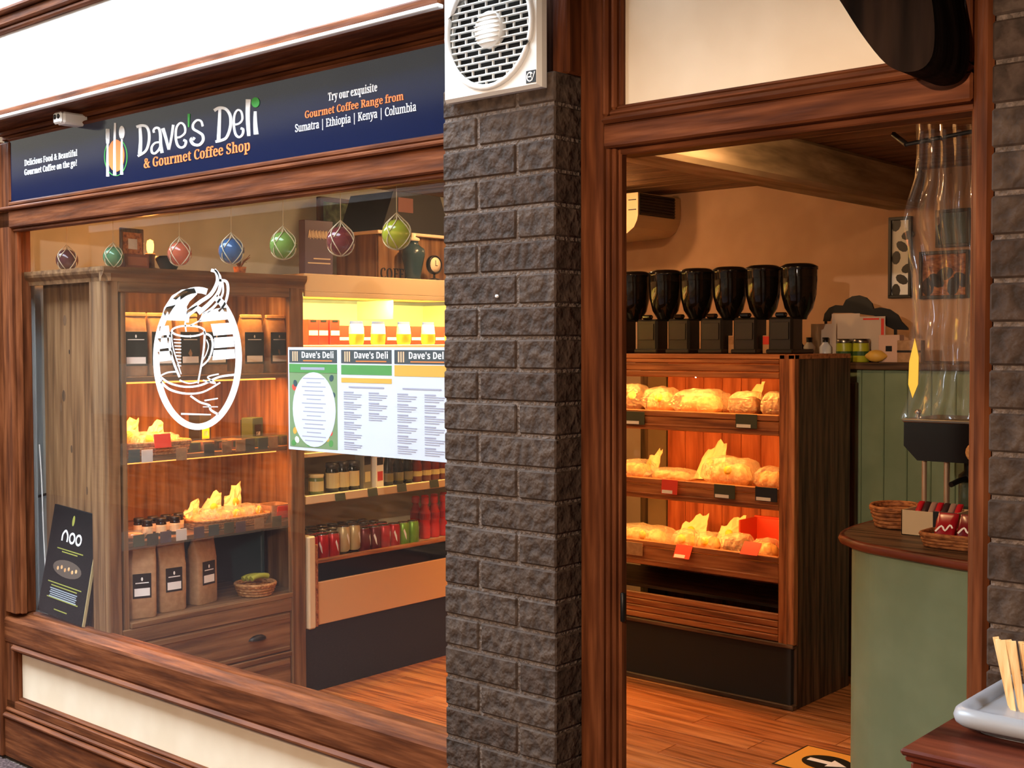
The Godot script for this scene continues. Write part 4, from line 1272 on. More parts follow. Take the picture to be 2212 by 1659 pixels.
	for q in [[718, 0], [740, 0], [762, 0]]:
		p = X(q[0], 1060, -2.05)
		p.y = 0.866
		bottle("pickle_jar", "dark jar with black lid and cream patterned label on the lower fridge shelf", "jar", p, [Vector2(0.001, 0), Vector2(0.028, 0), Vector2(0.031, 0.006), Vector2(0.031, 0.1), Vector2(0.027, 0.115)], dkg, [Vector2(0.03, 0.112), Vector2(0.031, 0.116), Vector2(0.031, 0.135), Vector2(0.001, 0.135)], M.black, [Vector2(0.0316, 0.02), Vector2(0.0316, 0.09)], crm, "dark jars on the lower fridge shelf")
	for q in [[785, 0], [812, 1]]:
		p = X(q[0], 1055, -2.05)
		p.y = 0.866
		carton("drink_pouch", ["narrow grey drink carton beside the dark jars", "white drink carton with a red fruit print beside the bottles"][q[1]], "carton", p, 0.2, Vector3(0.05, 0.15 if q[1] else 0.16, 0.06), wht if q[1] else std(S(120, 116, 100), 0.4), [[0.2, 0.5, -0.35, 0.35, red if q[1] else crm], [0.7, 0.95, -0.4, 0.4, M.black]])
	var bprof := [Vector2(0.001, 0), Vector2(0.024, 0), Vector2(0.027, 0.006), Vector2(0.027, 0.085), Vector2(0.012, 0.13), Vector2(0.011, 0.15)]
	var bcap := [Vector2(0.012, 0.148), Vector2(0.0135, 0.15), Vector2(0.0135, 0.165), Vector2(0.001, 0.166)]
	for px in [838, 860, 880]:
		p = X(px, 1053, -2.05)
		p.y = 0.866
		bottle("glass_bottle", "small dark glass bottle with black cap on the lower fridge shelf", "bottle", p, bprof, dkg, bcap, M.black, [Vector2(0.0276, 0.02), Vector2(0.0276, 0.06)], std(S(120, 110, 80), 0.5), "dark bottles on the lower fridge shelf")
	for px in [900, 920, 938, 956, 975]:
		p = X(px, 1050, -2.05)
		p.y = 0.866
		bottle("glass_bottle", "small amber-red glass bottle with black cap on the lower fridge shelf", "bottle", p, bprof, amber, bcap, M.black, [Vector2(0.0276, 0.03), Vector2(0.0276, 0.055)], crm, "amber bottles on the lower fridge shelf")
	# price tickets on the lip
	for q in [[735, 1068], [805, 1058], [868, 1049], [938, 1040]]:
		price_card("dark green price ticket on the lower fridge shelf edge", X(q[0], q[1] + 5, -1.966), PI * 0.5, 0.06, 0.038, M.green_card, false, -0.2, "price tickets on the fridge shelf edge")
	# drinks well
	var mats := {"red": std(S(184, 26, 30), 0.3, 0.3), "maroon": std(S(104, 22, 30), 0.3, 0.3), "gold": std(S(196, 180, 132), 0.3, 0.3), "green": std(S(122, 178, 52), 0.3, 0.3), "dark": std(S(40, 40, 44), 0.3, 0.4)}
	var front := [[701, "red"], [722, "red"], [748, "red"], [778, "gold"], [796, "gold"], [817, "maroon"], [836, "maroon"], [855, "red"], [875, "red"], [895, "green"], [915, "green"]]
	for row in 4:
		for q in front:
			var m: String = q[1]
			if row >= 2 and m != "gold": m = "dark"
			p = Vector3(-2.03 - row * 0.072, 0, -1.128 - 0.0632 * front.find(q) + 0.012 * (row % 2))
			p.y = 0.57 + (0.022 if m == "gold" and row == 0 else 0.0)
			if (q[0] > 880 and row > 0) or (row == 1 and q[0] == 701): continue
			drink_can("drink_can", {"red": "red drink can in the fridge well", "maroon": "dark maroon drink can in the fridge well", "gold": "pale gold drink can in the fridge well", "green": "bright green drink can in the fridge well", "dark": "dark can at the back of the fridge well"}[m], p, mats[m], m + " cans in the fridge well", 0.115, 0.0305)
	p = X(666, 1180, -2.06)
	p.y = 0.57
	p.x = -2.105
	p.z = -1.11
	bottle("glass_bottle", "pale green bottle in the dresser corner of the fridge well", "bottle", p, [Vector2(0.001, 0), Vector2(0.024, 0), Vector2(0.026, 0.006), Vector2(0.026, 0.11), Vector2(0.012, 0.15), Vector2(0.011, 0.17)], std(S(150, 160, 96), 0.2), [Vector2(0.0125, 0.168), Vector2(0.0135, 0.185), Vector2(0.001, 0.186)], crm, [], null)
	for row in 2:
		for px in [918, 938, 958, 978]:
			p = X(px, 1160, -2.105)
			p.x -= row * 0.065
			p.y = 0.57
			bottle("sport_bottle", "bright red plastic bottle with red cap in the fridge well", "bottle", p, [Vector2(0.001, 0), Vector2(0.025, 0), Vector2(0.028, 0.006), Vector2(0.028, 0.06), Vector2(0.025, 0.075), Vector2(0.028, 0.09), Vector2(0.028, 0.13), Vector2(0.014, 0.165), Vector2(0.013, 0.175)], std(S(206, 38, 34), 0.25), [Vector2(0.018, 0.172), Vector2(0.02, 0.176), Vector2(0.02, 0.2), Vector2(0.015, 0.206), Vector2(0.001, 0.206)], std(S(224, 60, 50), 0.35), [Vector2(0.0286, 0.095), Vector2(0.0286, 0.125)], std(S(180, 24, 28), 0.35), "red bottles in the fridge well")

const FRIDGE_E := 2.6

# ---------------------------------------------------------------- bakery case
func bakery_case() -> void:
	var x0 := -1.55
	var x1 := -0.214
	var zb := -2.72
	org = Vector3(-0.88, 0, -2.46)
	var t := thing("bakery_display_case", "tall wooden bakery case with three lit shelves of wrapped pastries", "display case", org)
	box(t, "stile", Vector3(-0.287, 0.27, CASEZ - 0.04), Vector3(x1, 1.495, CASEZ), M.case_y, 0.003)
	box(t, "stile_bead", Vector3(-0.262, 0.27, CASEZ - 0.01), Vector3(-0.242, 1.495, CASEZ + 0.004), M.case_y, 0.003)
	var bw := (CASEZ - 0.03 - zb) / 3.0
	for k in 3:
		box(t, "side_board", Vector3(x1 - 0.02, 0.0, zb + k * bw + 0.0006), Vector3(x1 - 0.002, 1.495, zb + (k + 1) * bw - 0.0006), M.dark_y, 0.0015)
	box(t, "side_panel", Vector3(x0, 0, zb), Vector3(x0 + 0.02, 1.495, CASEZ), M.dark_y, 0.002)
	box(t, "top_board", Vector3(x0, 1.475, zb), Vector3(x1, 1.495, CASEZ), M.case_x, 0.002)
	box(t, "top_rail", Vector3(x0, 1.455, CASEZ - 0.02), Vector3(-0.287, 1.475, CASEZ - 0.002), M.case_x, 0.004)
	box(t, "top_rail", Vector3(x0, 1.42, CASEZ - 0.02), Vector3(-0.287, 1.453, CASEZ - 0.005), M.case_x, 0.004)
	box(t, "top_rail", Vector3(x0, 1.392, CASEZ - 0.02), Vector3(-0.287, 1.418, CASEZ - 0.002), M.case_x, 0.004)
	# back of upright boards
	for k in 9:
		box(t, "back_board", Vector3(-0.24 - (k + 1) * 0.105 + 0.001, 0.27, zb), Vector3(-0.24 - k * 0.105 - 0.001, 1.475, zb + 0.014), M.case_back, 0.003)
	box(t, "back_post", Vector3(-1.3, 0.27, zb), Vector3(-1.19, 1.475, zb + 0.02), M.beige_wall, 0.003)
	for y in [[1.152, 1.241], [0.837, 0.931], [0.53, 0.643]]:
		box(t, "shelf", Vector3(x0 + 0.02, y[0] + 0.05, zb + 0.015), Vector3(-0.24, y[0] + 0.066, CASEZ - 0.015), M.case_x, 0.002)
		box(t, "shelf_front", Vector3(x0, y[0], CASEZ - 0.015), Vector3(-0.287, y[1] - 0.03, CASEZ - 0.003), M.case_x, 0.003)
		box(t, "shelf_front", Vector3(x0, y[1] - 0.028, CASEZ - 0.015), Vector3(-0.287, y[1], CASEZ), M.case_x, 0.004)
		box(t, "shelf_bead", Vector3(x0, y[0] + 0.018, CASEZ - 0.008), Vector3(-0.287, y[0] + 0.026, CASEZ), M.case_x, 0.002)
	for k in 4:
		box(t, "slat", Vector3(x0, 0.282 + k * 0.03, CASEZ - 0.02), Vector3(-0.287, 0.31 + k * 0.03, CASEZ - 0.003), M.case_x, 0.004)
	box(t, "ledge", Vector3(x0, 0.262, CASEZ - 0.03), Vector3(x1, 0.28, CASEZ + 0.006), M.dark_x, 0.003)
	box(t, "low_shelf", Vector3(x0, 0.4, zb + 0.015), Vector3(-0.24, 0.415, CASEZ - 0.1), M.dark_x, 0.002)
	box(t, "plinth", Vector3(x0, 0.02, CASEZ - 0.04), Vector3(x1 - 0.015, 0.262, CASEZ - 0.006), M.black_soft, 0.002, "black plinth panel")
	box(t, "skirting", Vector3(x0, 0.0, CASEZ - 0.04), Vector3(x1, 0.022, CASEZ + 0.006), M.dark_x, 0.004)
	for q in [[1.412, 1.0], [1.185, 1.0], [0.87, 1.0]]:
		box(t, "heat_lamp_strip", Vector3(-1.5, q[0] - 0.012, CASEZ - 0.045), Vector3(-0.31, q[0], CASEZ - 0.025), glow(Color(1.0, 0.5, 0.2), 3.0), 0.003, "glowing strip under the shelf")
		area(Vector3(-0.9, q[0] - 0.018, CASEZ - 0.035), Vector3(0, -1, -0.6), Vector2(1.15, 0.02), Color(1.0, 0.66, 0.3), CASE_E * q[1])
	for k in 13:
		var s := mb()
		bx(s, Z(1398 + k * 6, 811 + k * 0.15, CASEZ - 0.008), Vector3(0.005, 0.005, 0.005), 0.001)
		part(t, "light_bead", s, glow(Color(1.0, 0.86, 0.7), 2.0))
	var lb := mb()
	bx(lb, Z(1503, 814, CASEZ - 0.006), Vector3(0.01, 0.01, 0.006), 0.003)
	part(t, "light_bead", lb, glow(Color(1.0, 0.9, 0.8), 3.0))
	org = Vector3.ZERO
	var sh := [1.218, 0.903, 0.596]
	var put := func(px: float, py: float, row: int, dx: float, dim: Vector3, turn: float, dark: bool, tag: bool) -> void:
		var p := Z(px, py, CASEZ - 0.12 - dx)
		p.y = sh[row]
		bakery_pack("wrapped " + ("long" if dim.x > 0.2 else ("small" if dim.x < 0.115 else "medium")) + (" dark fruit" if dark else " golden") + " pastry pack" + (" with yellow sticker" if tag else "") + " on the " + ["top", "middle", "bottom"][row] + " bakery case shelf", p, turn, dim, ("dark" if dark else "golden") + " packs on the " + ["top", "middle", "bottom"][row] + " shelf of the bakery case", dark, tag)
	put.call(1372, 880, 0, 0.03, Vector3(0.12, 0.13, 0.12), 0.1, true, true)
	put.call(1430, 880, 0, 0.03, Vector3(0.16, 0.12, 0.13), 0.0, false, true)
	put.call(1515, 882, 0, 0.03, Vector3(0.25, 0.115, 0.18), 0.0, false, false)
	put.call(1613, 884, 0, 0.03, Vector3(0.13, 0.11, 0.15), 0.05, true, false)
	put.call(1679, 885, 0, 0.03, Vector3(0.1, 0.11, 0.15), 0.0, true, false)
	put.call(1375, 1025, 1, 0.03, Vector3(0.16, 0.09, 0.15), 0.05, false, false)
	put.call(1450, 1030, 1, 0.03, Vector3(0.23, 0.06, 0.16), 0.05, false, false)
	put.call(1580, 1040, 1, 0.03, Vector3(0.25, 0.13, 0.17), -0.05, false, true)
	put.call(1668, 1045, 1, 0.03, Vector3(0.125, 0.1, 0.13), 0.0, false, false)
	put.call(1395, 1165, 2, 0.03, Vector3(0.32, 0.09, 0.16), -0.1, false, true)
	put.call(1482, 1178, 2, 0.03, Vector3(0.095, 0.09, 0.12), 0.0, false, true)
	put.call(1530, 1183, 2, 0.03, Vector3(0.095, 0.09, 0.11), 0.0, false, true)
	put.call(1594, 1190, 2, 0.03, Vector3(0.12, 0.1, 0.13), 0.05, true, false)
	put.call(1653, 1195, 2, 0.03, Vector3(0.1, 0.09, 0.12), 0.0, false, false)
	var pb := func(px: float, row: int, turn: float, w: float, h: float, up: float) -> void:
		var p := Z(px, 1000, CASEZ - 0.3)
		p.y = sh[row] + up
		paper_bag("greaseproof bag standing up among the packs on the " + ["top", "middle", "bottom"][row] + " shelf of the bakery case", p, turn, w, h, "greaseproof bags on the " + ["top", "middle", "bottom"][row] + " shelf")
	pb.call(1530, 1, 0.3, 0.14, 0.2, 0.0)
	pb.call(1400, 1, -0.3, 0.13, 0.14, 0.0)
	pb.call(1490, 2, 0.2, 0.15, 0.15, 0.0)
	pb.call(1572, 2, 0.2, 0.14, 0.16, 0.0)
	pb.call(1612, 0, -0.3, 0.14, 0.16, 0.0)
	# red plastic crate on the bottom shelf
	var p := Z(1668, 1190, CASEZ - 0.33)
	sh[2] += 0.0012
	org = Vector3(p.x, sh[2], p.z)
	var c := thing("red_tray", "red plastic tray behind the packs on the bottom bakery shelf", "tray", org)
	var rd := std(S(206, 70, 48), 0.4)
	box(c, "back", Vector3(p.x - 0.14, sh[2], p.z - 0.1), Vector3(p.x + 0.06, sh[2] + 0.14, p.z - 0.092), rd, 0.003)
	box(c, "base", Vector3(p.x - 0.14, sh[2], p.z - 0.1), Vector3(p.x + 0.06, sh[2] + 0.006, p.z + 0.1), rd, 0.003)
	box(c, "side", Vector3(p.x - 0.14, sh[2], p.z - 0.1), Vector3(p.x - 0.132, sh[2] + 0.14, p.z + 0.06), rd, 0.003)
	box(c, "rim", Vector3(p.x - 0.145, sh[2] + 0.135, p.z - 0.104), Vector3(p.x + 0.065, sh[2] + 0.145, p.z - 0.088), rd, 0.003)
	org = Vector3.ZERO
	# price cards on the shelf edges
	for q in [[1372, 903, 0, "dark price ticket beside the door jamb on the top bakery shelf edge"], [1612, 910, 0, "dark wreath price ticket on the top bakery shelf edge"], [1565, 1062, 0, "dark wreath price ticket on the middle bakery shelf edge"], [1655, 1068, 2, "black price ticket with white strip on the middle bakery shelf edge"], [1368, 1185, 1, "brown price ticket on the bottom bakery shelf edge"]]:
		price_card(q[3], Z(q[0], q[1], CASEZ + 0.006), 0.0, 0.105, 0.06, [M.green_card, M.kraft, M.black][q[2]], q[2] != 1, 0.0)
	for q in [[1446, 1052, -0.1, "bright red price card on the middle bakery shelf edge"], [1475, 1192, -0.5, "bright red tilted price card on the bottom bakery shelf edge"], [1622, 1185, -0.7, "plain red card lying on the packs of the bottom bakery shelf"]]:
		price_card(q[3], Z(q[0], q[1], CASEZ + 0.016), 0.0, 0.085, 0.065, M.red_card, q[0] < 1600, q[2])
	# grinders with smoked hoppers on the case
	var hop := glassy(S(16, 14, 12), 0.93, 0.06)
	var first: Node3D = null
	for px in [1336, 1404, 1472, 1543, 1615, 1692]:
		var at := Z(px, 768, -2.4)
		at.y = 1.4962
		var nth: String = ["furthest from", "fifth from", "fourth from", "third from", "second from", "nearest"][[1336, 1404, 1472, 1543, 1615, 1692].find(px)]
		var lbl := "black coffee grinder with dark round hopper on the bakery case, " + nth + " the letter rack"
		if first:
			copy(first, at, 0.0, lbl)
			continue
		first = thing("coffee_grinder", lbl, "coffee grinder", at, 0.0, "coffee grinders on the bakery case")
		var s := mb()
		bx(s, Vector3(0, 0.01, -0.06), Vector3(0.13, 0.02, 0.2), 0.005)
		bx(s, Vector3(0, 0.085, -0.02), Vector3(0.118, 0.15, 0.1), 0.01)
		part(first, "body", s, M.black)
		s = mb()
		bx(s, Vector3(0, 0.1, 0.032), Vector3(0.085, 0.075, 0.004), 0.001)
		part(first, "name_plate", s, std(S(30, 30, 27), 0.4))
		s = mb()
		bx(s, Vector3(0, 0.17, 0.02), Vector3(0.05, 0.02, 0.03), 0.006)
		part(first, "chute", s, M.black_gloss)
		s = mb()
		lathe(s, [Vector2(0.035, 0.15), Vector2(0.04, 0.165), Vector2(0.062, 0.2), Vector2(0.076, 0.26), Vector2(0.08, 0.32), Vector2(0.08, 0.372)], Vector3(0.02, 0, -0.1), 24)
		part(first, "hopper", s, hop, "smoked dark hopper")
		s = mb()
		lathe(s, [Vector2(0.082, 0.368), Vector2(0.083, 0.372), Vector2(0.083, 0.382), Vector2(0.06, 0.394), Vector2(0.001, 0.398)], Vector3(0.02, 0, -0.1), 24)
		part(first, "lid", s, M.black_gloss)
		s = mb()
		lathe(s, [Vector2(0.032, 0.16), Vector2(0.056, 0.2), Vector2(0.07, 0.26), Vector2(0.074, 0.335), Vector2(0.03, 0.345), Vector2(0.001, 0.346)], Vector3(0.02, 0, -0.1), 18)
		part(first, "beans", s, M.bread_dark)

const CASE_E := 0.8

# ---------------------------------------------------------------- back of the shop
func back_counter() -> void:
	# wall heater
	org = Vector3(-1.78, 2.19, -3.25)
	var t := thing("wall_heater_unit", "cream wall-mounted heater with a black side grille high on the back wall", "heater", org)
	var s := mb()
	var prof := PackedVector2Array([Vector2(-1.98, 2.355), Vector2(-1.608, 2.355), Vector2(-1.608, 2.235), Vector2(-1.615, 2.205), Vector2(-1.635, 2.17), Vector2(-1.68, 2.14), Vector2(-1.98, 2.13)])
	plate(s, prof, BACK + 0.001, -3.05, xy())
	part(t, "casing", s, std(S(216, 190, 150), 0.4))
	box(t, "side_grille", Vector3(-1.612, 2.235, -3.4), Vector3(-1.604, 2.352, -3.062), M.black, 0.002, "black louvred grille")
	for k in 7:
		s = mb()
		bx(s, Vector3(-1.602, 2.244 + k * 0.016, -3.231), Vector3(0.008, 0.005, 0.33), 0.001, Basis(Vector3.BACK, 0.5))
		part(t, "louvre", s, M.black_gloss)
	for y in [2.315, 2.262]:
		box(t, "slot", Vector3(-1.67, y, -3.052), Vector3(-1.62, y + 0.005, -3.047), M.black, 0.0)
	org = Vector3.ZERO
	# panelled green cupboard
	org = Vector3(0.5, 0, -3.1)
	t = thing("panelled_counter", "tall sage green tongue and groove counter with a brown top at the back", "counter", org)
	var x := -0.36
	while x < 1.4:
		box(t, "panel_board", Vector3(x + 0.001, 0.0, -2.92), Vector3(x + 0.109, 1.42, -2.9), M.green, 0.004)
		x += 0.11
	box(t, "carcass", Vector3(-1.5, 0.0, BACK + 0.002), Vector3(1.4, 1.42, -2.922), M.dark_y, 0.0)
	box(t, "top", Vector3(-1.5, 1.42, BACK + 0.002), Vector3(1.42, 1.452, -2.87), M.dark_x, 0.004, "brown wooden counter top")
	box(t, "dark_board", Vector3(-0.33, 0.0, -2.9), Vector3(-0.262, 1.36, -2.86), M.dark_y, 0.003)
	org = Vector3.ZERO
	# scalloped letter rack
	var rz := -3.02
	var o := Z(1780, 770, rz)
	org = Vector3(Z(1870, 770, rz).x, 1.452, rz)
	t = thing("letter_rack", "black scalloped letter rack holding papers on the back counter", "letter rack", org)
	var poly := PackedVector2Array()
	for q in [[1779, 694], [1782, 678], [1792, 665], [1806, 659], [1822, 660], [1828, 648], [1842, 640], [1857, 638], [1872, 643], [1884, 655], [1888, 667], [1902, 664], [1922, 668], [1940, 680], [1948, 695], [1962, 709], [1962, 713], [1937, 712], [1937, 772], [1932, 772], [1932, 712], [1915, 704], [1912, 690], [1888, 682], [1840, 676], [1798, 676], [1793, 694]]:
		var w := Z(q[0], q[1], rz)
		poly.append(Vector2(w.x, maxf(w.y, 1.452)))
	s = mb()
	plate(s, poly, rz - 0.006, rz + 0.006, xy())
	part(t, "scalloped_back", s, M.black)
	box(t, "foot", Vector3(Z(1783, 770, rz).x, 1.452, rz - 0.05), Vector3(Z(1937, 770, rz).x, 1.46, rz + 0.05), M.black, 0.002)
	var l := Z(1781, 770, rz).x
	box(t, "post", Vector3(l, 1.452, rz - 0.005), Vector3(l + 0.012, Z(1781, 680, rz).y, rz + 0.005), M.black, 0.002)
	org = Vector3.ZERO
	# papers
	for q in [[1797, 678, 1857, 770, "tall plain sheet of paper standing in the letter rack", 0.02], [1856, 684, 1912, 770, "sheet of paper with a red printed edge in the letter rack", 0.035], [1752, 700, 1806, 770, "low folded leaflet leaning by the letter rack", 0.05]]:
		var a := Z(q[0], q[1], rz + q[5])
		var c := Z(q[2], q[3], rz + q[5])
		org = Vector3((a.x + c.x) * 0.5, 1.46, rz + q[5])
		t = thing("paper_sheet", q[4], "paper", org)
		box(t, "sheet", Vector3(a.x, 1.46, rz + q[5] - 0.001), Vector3(c.x, a.y, rz + q[5] + 0.001), M.dimmed_paper, 0.0)
		if q[0] == 1856:
			box(t, "red_edge", Vector3(c.x - 0.02, 1.5, rz + q[5]), Vector3(c.x - 0.006, a.y - 0.01, rz + q[5] + 0.002), M.red_card, 0.0)
			box(t, "print", Vector3(a.x + 0.02, a.y - 0.016, rz + q[5]), Vector3(c.x - 0.03, a.y - 0.008, rz + q[5] + 0.002), M.red_card, 0.0)
	org = Vector3.ZERO
	var zf := -2.93
	var yg := std(S(166, 168, 40), 0.35)
	var gn := std(S(52, 82, 40), 0.35)
	for q in [[1824, "yellow-green tea tin with silver lid nearer the bakery case"], [1860, "yellow-green tea tin with silver lid nearer the lemon"]]:
		var p := Z(q[0], 768, zf)
		p.y = 1.452
		bottle("tea_tin", q[1], "tin", p, [Vector2(0.001, 0), Vector2(0.036, 0), Vector2(0.038, 0.003), Vector2(0.038, 0.07), Vector2(0.036, 0.09)], yg, [Vector2(0.037, 0.088), Vector2(0.038, 0.092), Vector2(0.038, 0.108), Vector2(0.001, 0.108)], M.steel, [Vector2(0.0386, 0.03), Vector2(0.0386, 0.05)], gn)
	for q in [[1748, 0, "small white bottle with dark lettering beside the end grinder"], [1783, 1, "small white jar beside the tea tins"], [1726, 2, "small dark bottle with white label right beside the end grinder"], [1650, 3, "small red and white packet between two coffee grinders"], [1573, 4, "small tan packet between two coffee grinders"]]:
		var p := Z(q[0], 768, zf)
		if q[1] == 3: p = (Z(1615, 768, -2.4) + Z(1692, 768, -2.4)) * 0.5 + Vector3(0, 0, -0.02)
		if q[1] == 4: p = (Z(1543, 768, -2.4) + Z(1615, 768, -2.4)) * 0.5 + Vector3(0, 0, -0.02)
		p.y = 1.452 if q[1] < 3 else 1.4955
		if q[1] < 3:
			bottle("small_bottle", q[2], "bottle", p, [Vector2(0.001, 0), Vector2(0.026, 0), Vector2(0.028, 0.004), Vector2(0.028, 0.07), Vector2(0.013, 0.09), Vector2(0.012, 0.095)], M.black if q[1] == 2 else M.plastic_white, [Vector2(0.014, 0.093), Vector2(0.015, 0.115), Vector2(0.001, 0.115)], M.black, [Vector2(0.0285, 0.02), Vector2(0.0285, 0.04)], M.paper if q[1] == 2 else M.green_card)
		else:
			carton("small_packet", q[2], "packet", p, -PI * 0.5, Vector3(0.03, 0.08, 0.034), std(S(190, 150, 110), 0.5), [[0.5, 0.95, -0.45, 0.45, M.red_card if q[1] == 3 else M.kraft]])
	var p := Z(1903, 770, zf)
	p.y = 1.452
	t = thing("lemon", "yellow lemon lying on the back counter", "lemon", p + Vector3(-0.01, 0.0012, 0.03), 0.3)
	s = mb()
	lathe(s, [Vector2(0.001, -0.05), Vector2(0.008, -0.045), Vector2(0.024, -0.025), Vector2(0.029, 0), Vector2(0.024, 0.025), Vector2(0.008, 0.045), Vector2(0.001, 0.05)], Vector3(0, 0.029, 0), 16, Basis(Vector3.BACK, PI / 2))
	part(t, "fruit", s, std(S(226, 176, 74), 0.5))
	p = Z(1925, 770, -2.942)
	p.y = 1.452
	carton("small_carton", "pale pink carton with a dark dot standing behind the lemon", "carton", p, -PI * 0.5, Vector3(0.05, 0.125, 0.1), std(S(214, 176, 152), 0.5), [[0.4, 0.6, -0.15, 0.15, M.black]])
	p = Z(1968, 770, -2.935)
	p.y = 1.452
	carton("small_carton", "tan stacked carton with two bands at the end of the letter rack", "carton", p, -PI * 0.5, Vector3(0.05, 0.1, 0.11), M.kraft, [[0.45, 0.55, -0.5, 0.5, M.black_soft]])
	# pictures on the back wall
	for q in [[1926, 474, 1968, 640, "narrow black-framed picture beside the hanging plastic sheet", 0], [2028, 458, 2095, 528, "dark teal picture behind the hanging plastic sheet", 1], [1992, 548, 2092, 640, "wide black and grey picture behind the hanging plastic sheet", 2]]:
		var a := Z(q[0], q[1], BACK)
		var c := Z(q[2], q[3], BACK)
		org = Vector3((a.x + c.x) * 0.5, (a.y + c.y) * 0.5, BACK)
		t = thing("wall_picture", q[4], "picture", org)
		for yy in [a.y, c.y]: box(t, "frame_bar", Vector3(a.x - 0.008, yy - 0.008, BACK), Vector3(c.x + 0.008, yy + 0.008, BACK + 0.022), M.black, 0.002)
		for xx in [a.x, c.x]: box(t, "frame_bar", Vector3(xx - 0.008, c.y, BACK), Vector3(xx + 0.008, a.y, BACK + 0.022), M.black, 0.002)
		box(t, "print", Vector3(a.x, c.y, BACK), Vector3(c.x, a.y, BACK + 0.01), [M.paper, M.teal, M.wicker_dark][q[5]], 0.0)
		if q[5] == 0:
			s = mb()
			for k in 7:
				var v := lerpf(c.y + 0.03, a.y - 0.03, k / 6.0)
				plate(s, disc(Vector2(a.x + 0.03 + 0.03 * (k % 3), v), 0.022, 0.034, 10, k), BACK + 0.009, BACK + 0.012, xy())
			part(t, "figures", s, M.black)
		if q[5] == 2:
			s = mb()
			for k in 5:
				plate(s, disc(Vector2(lerpf(a.x, c.x, 0.15 + k * 0.18), c.y + 0.05 + 0.03 * (k % 3)), 0.03, 0.045, 10, k), BACK + 0.009, BACK + 0.012, xy())
			part(t, "figures", s, M.black_soft)
	org = Vector3.ZERO

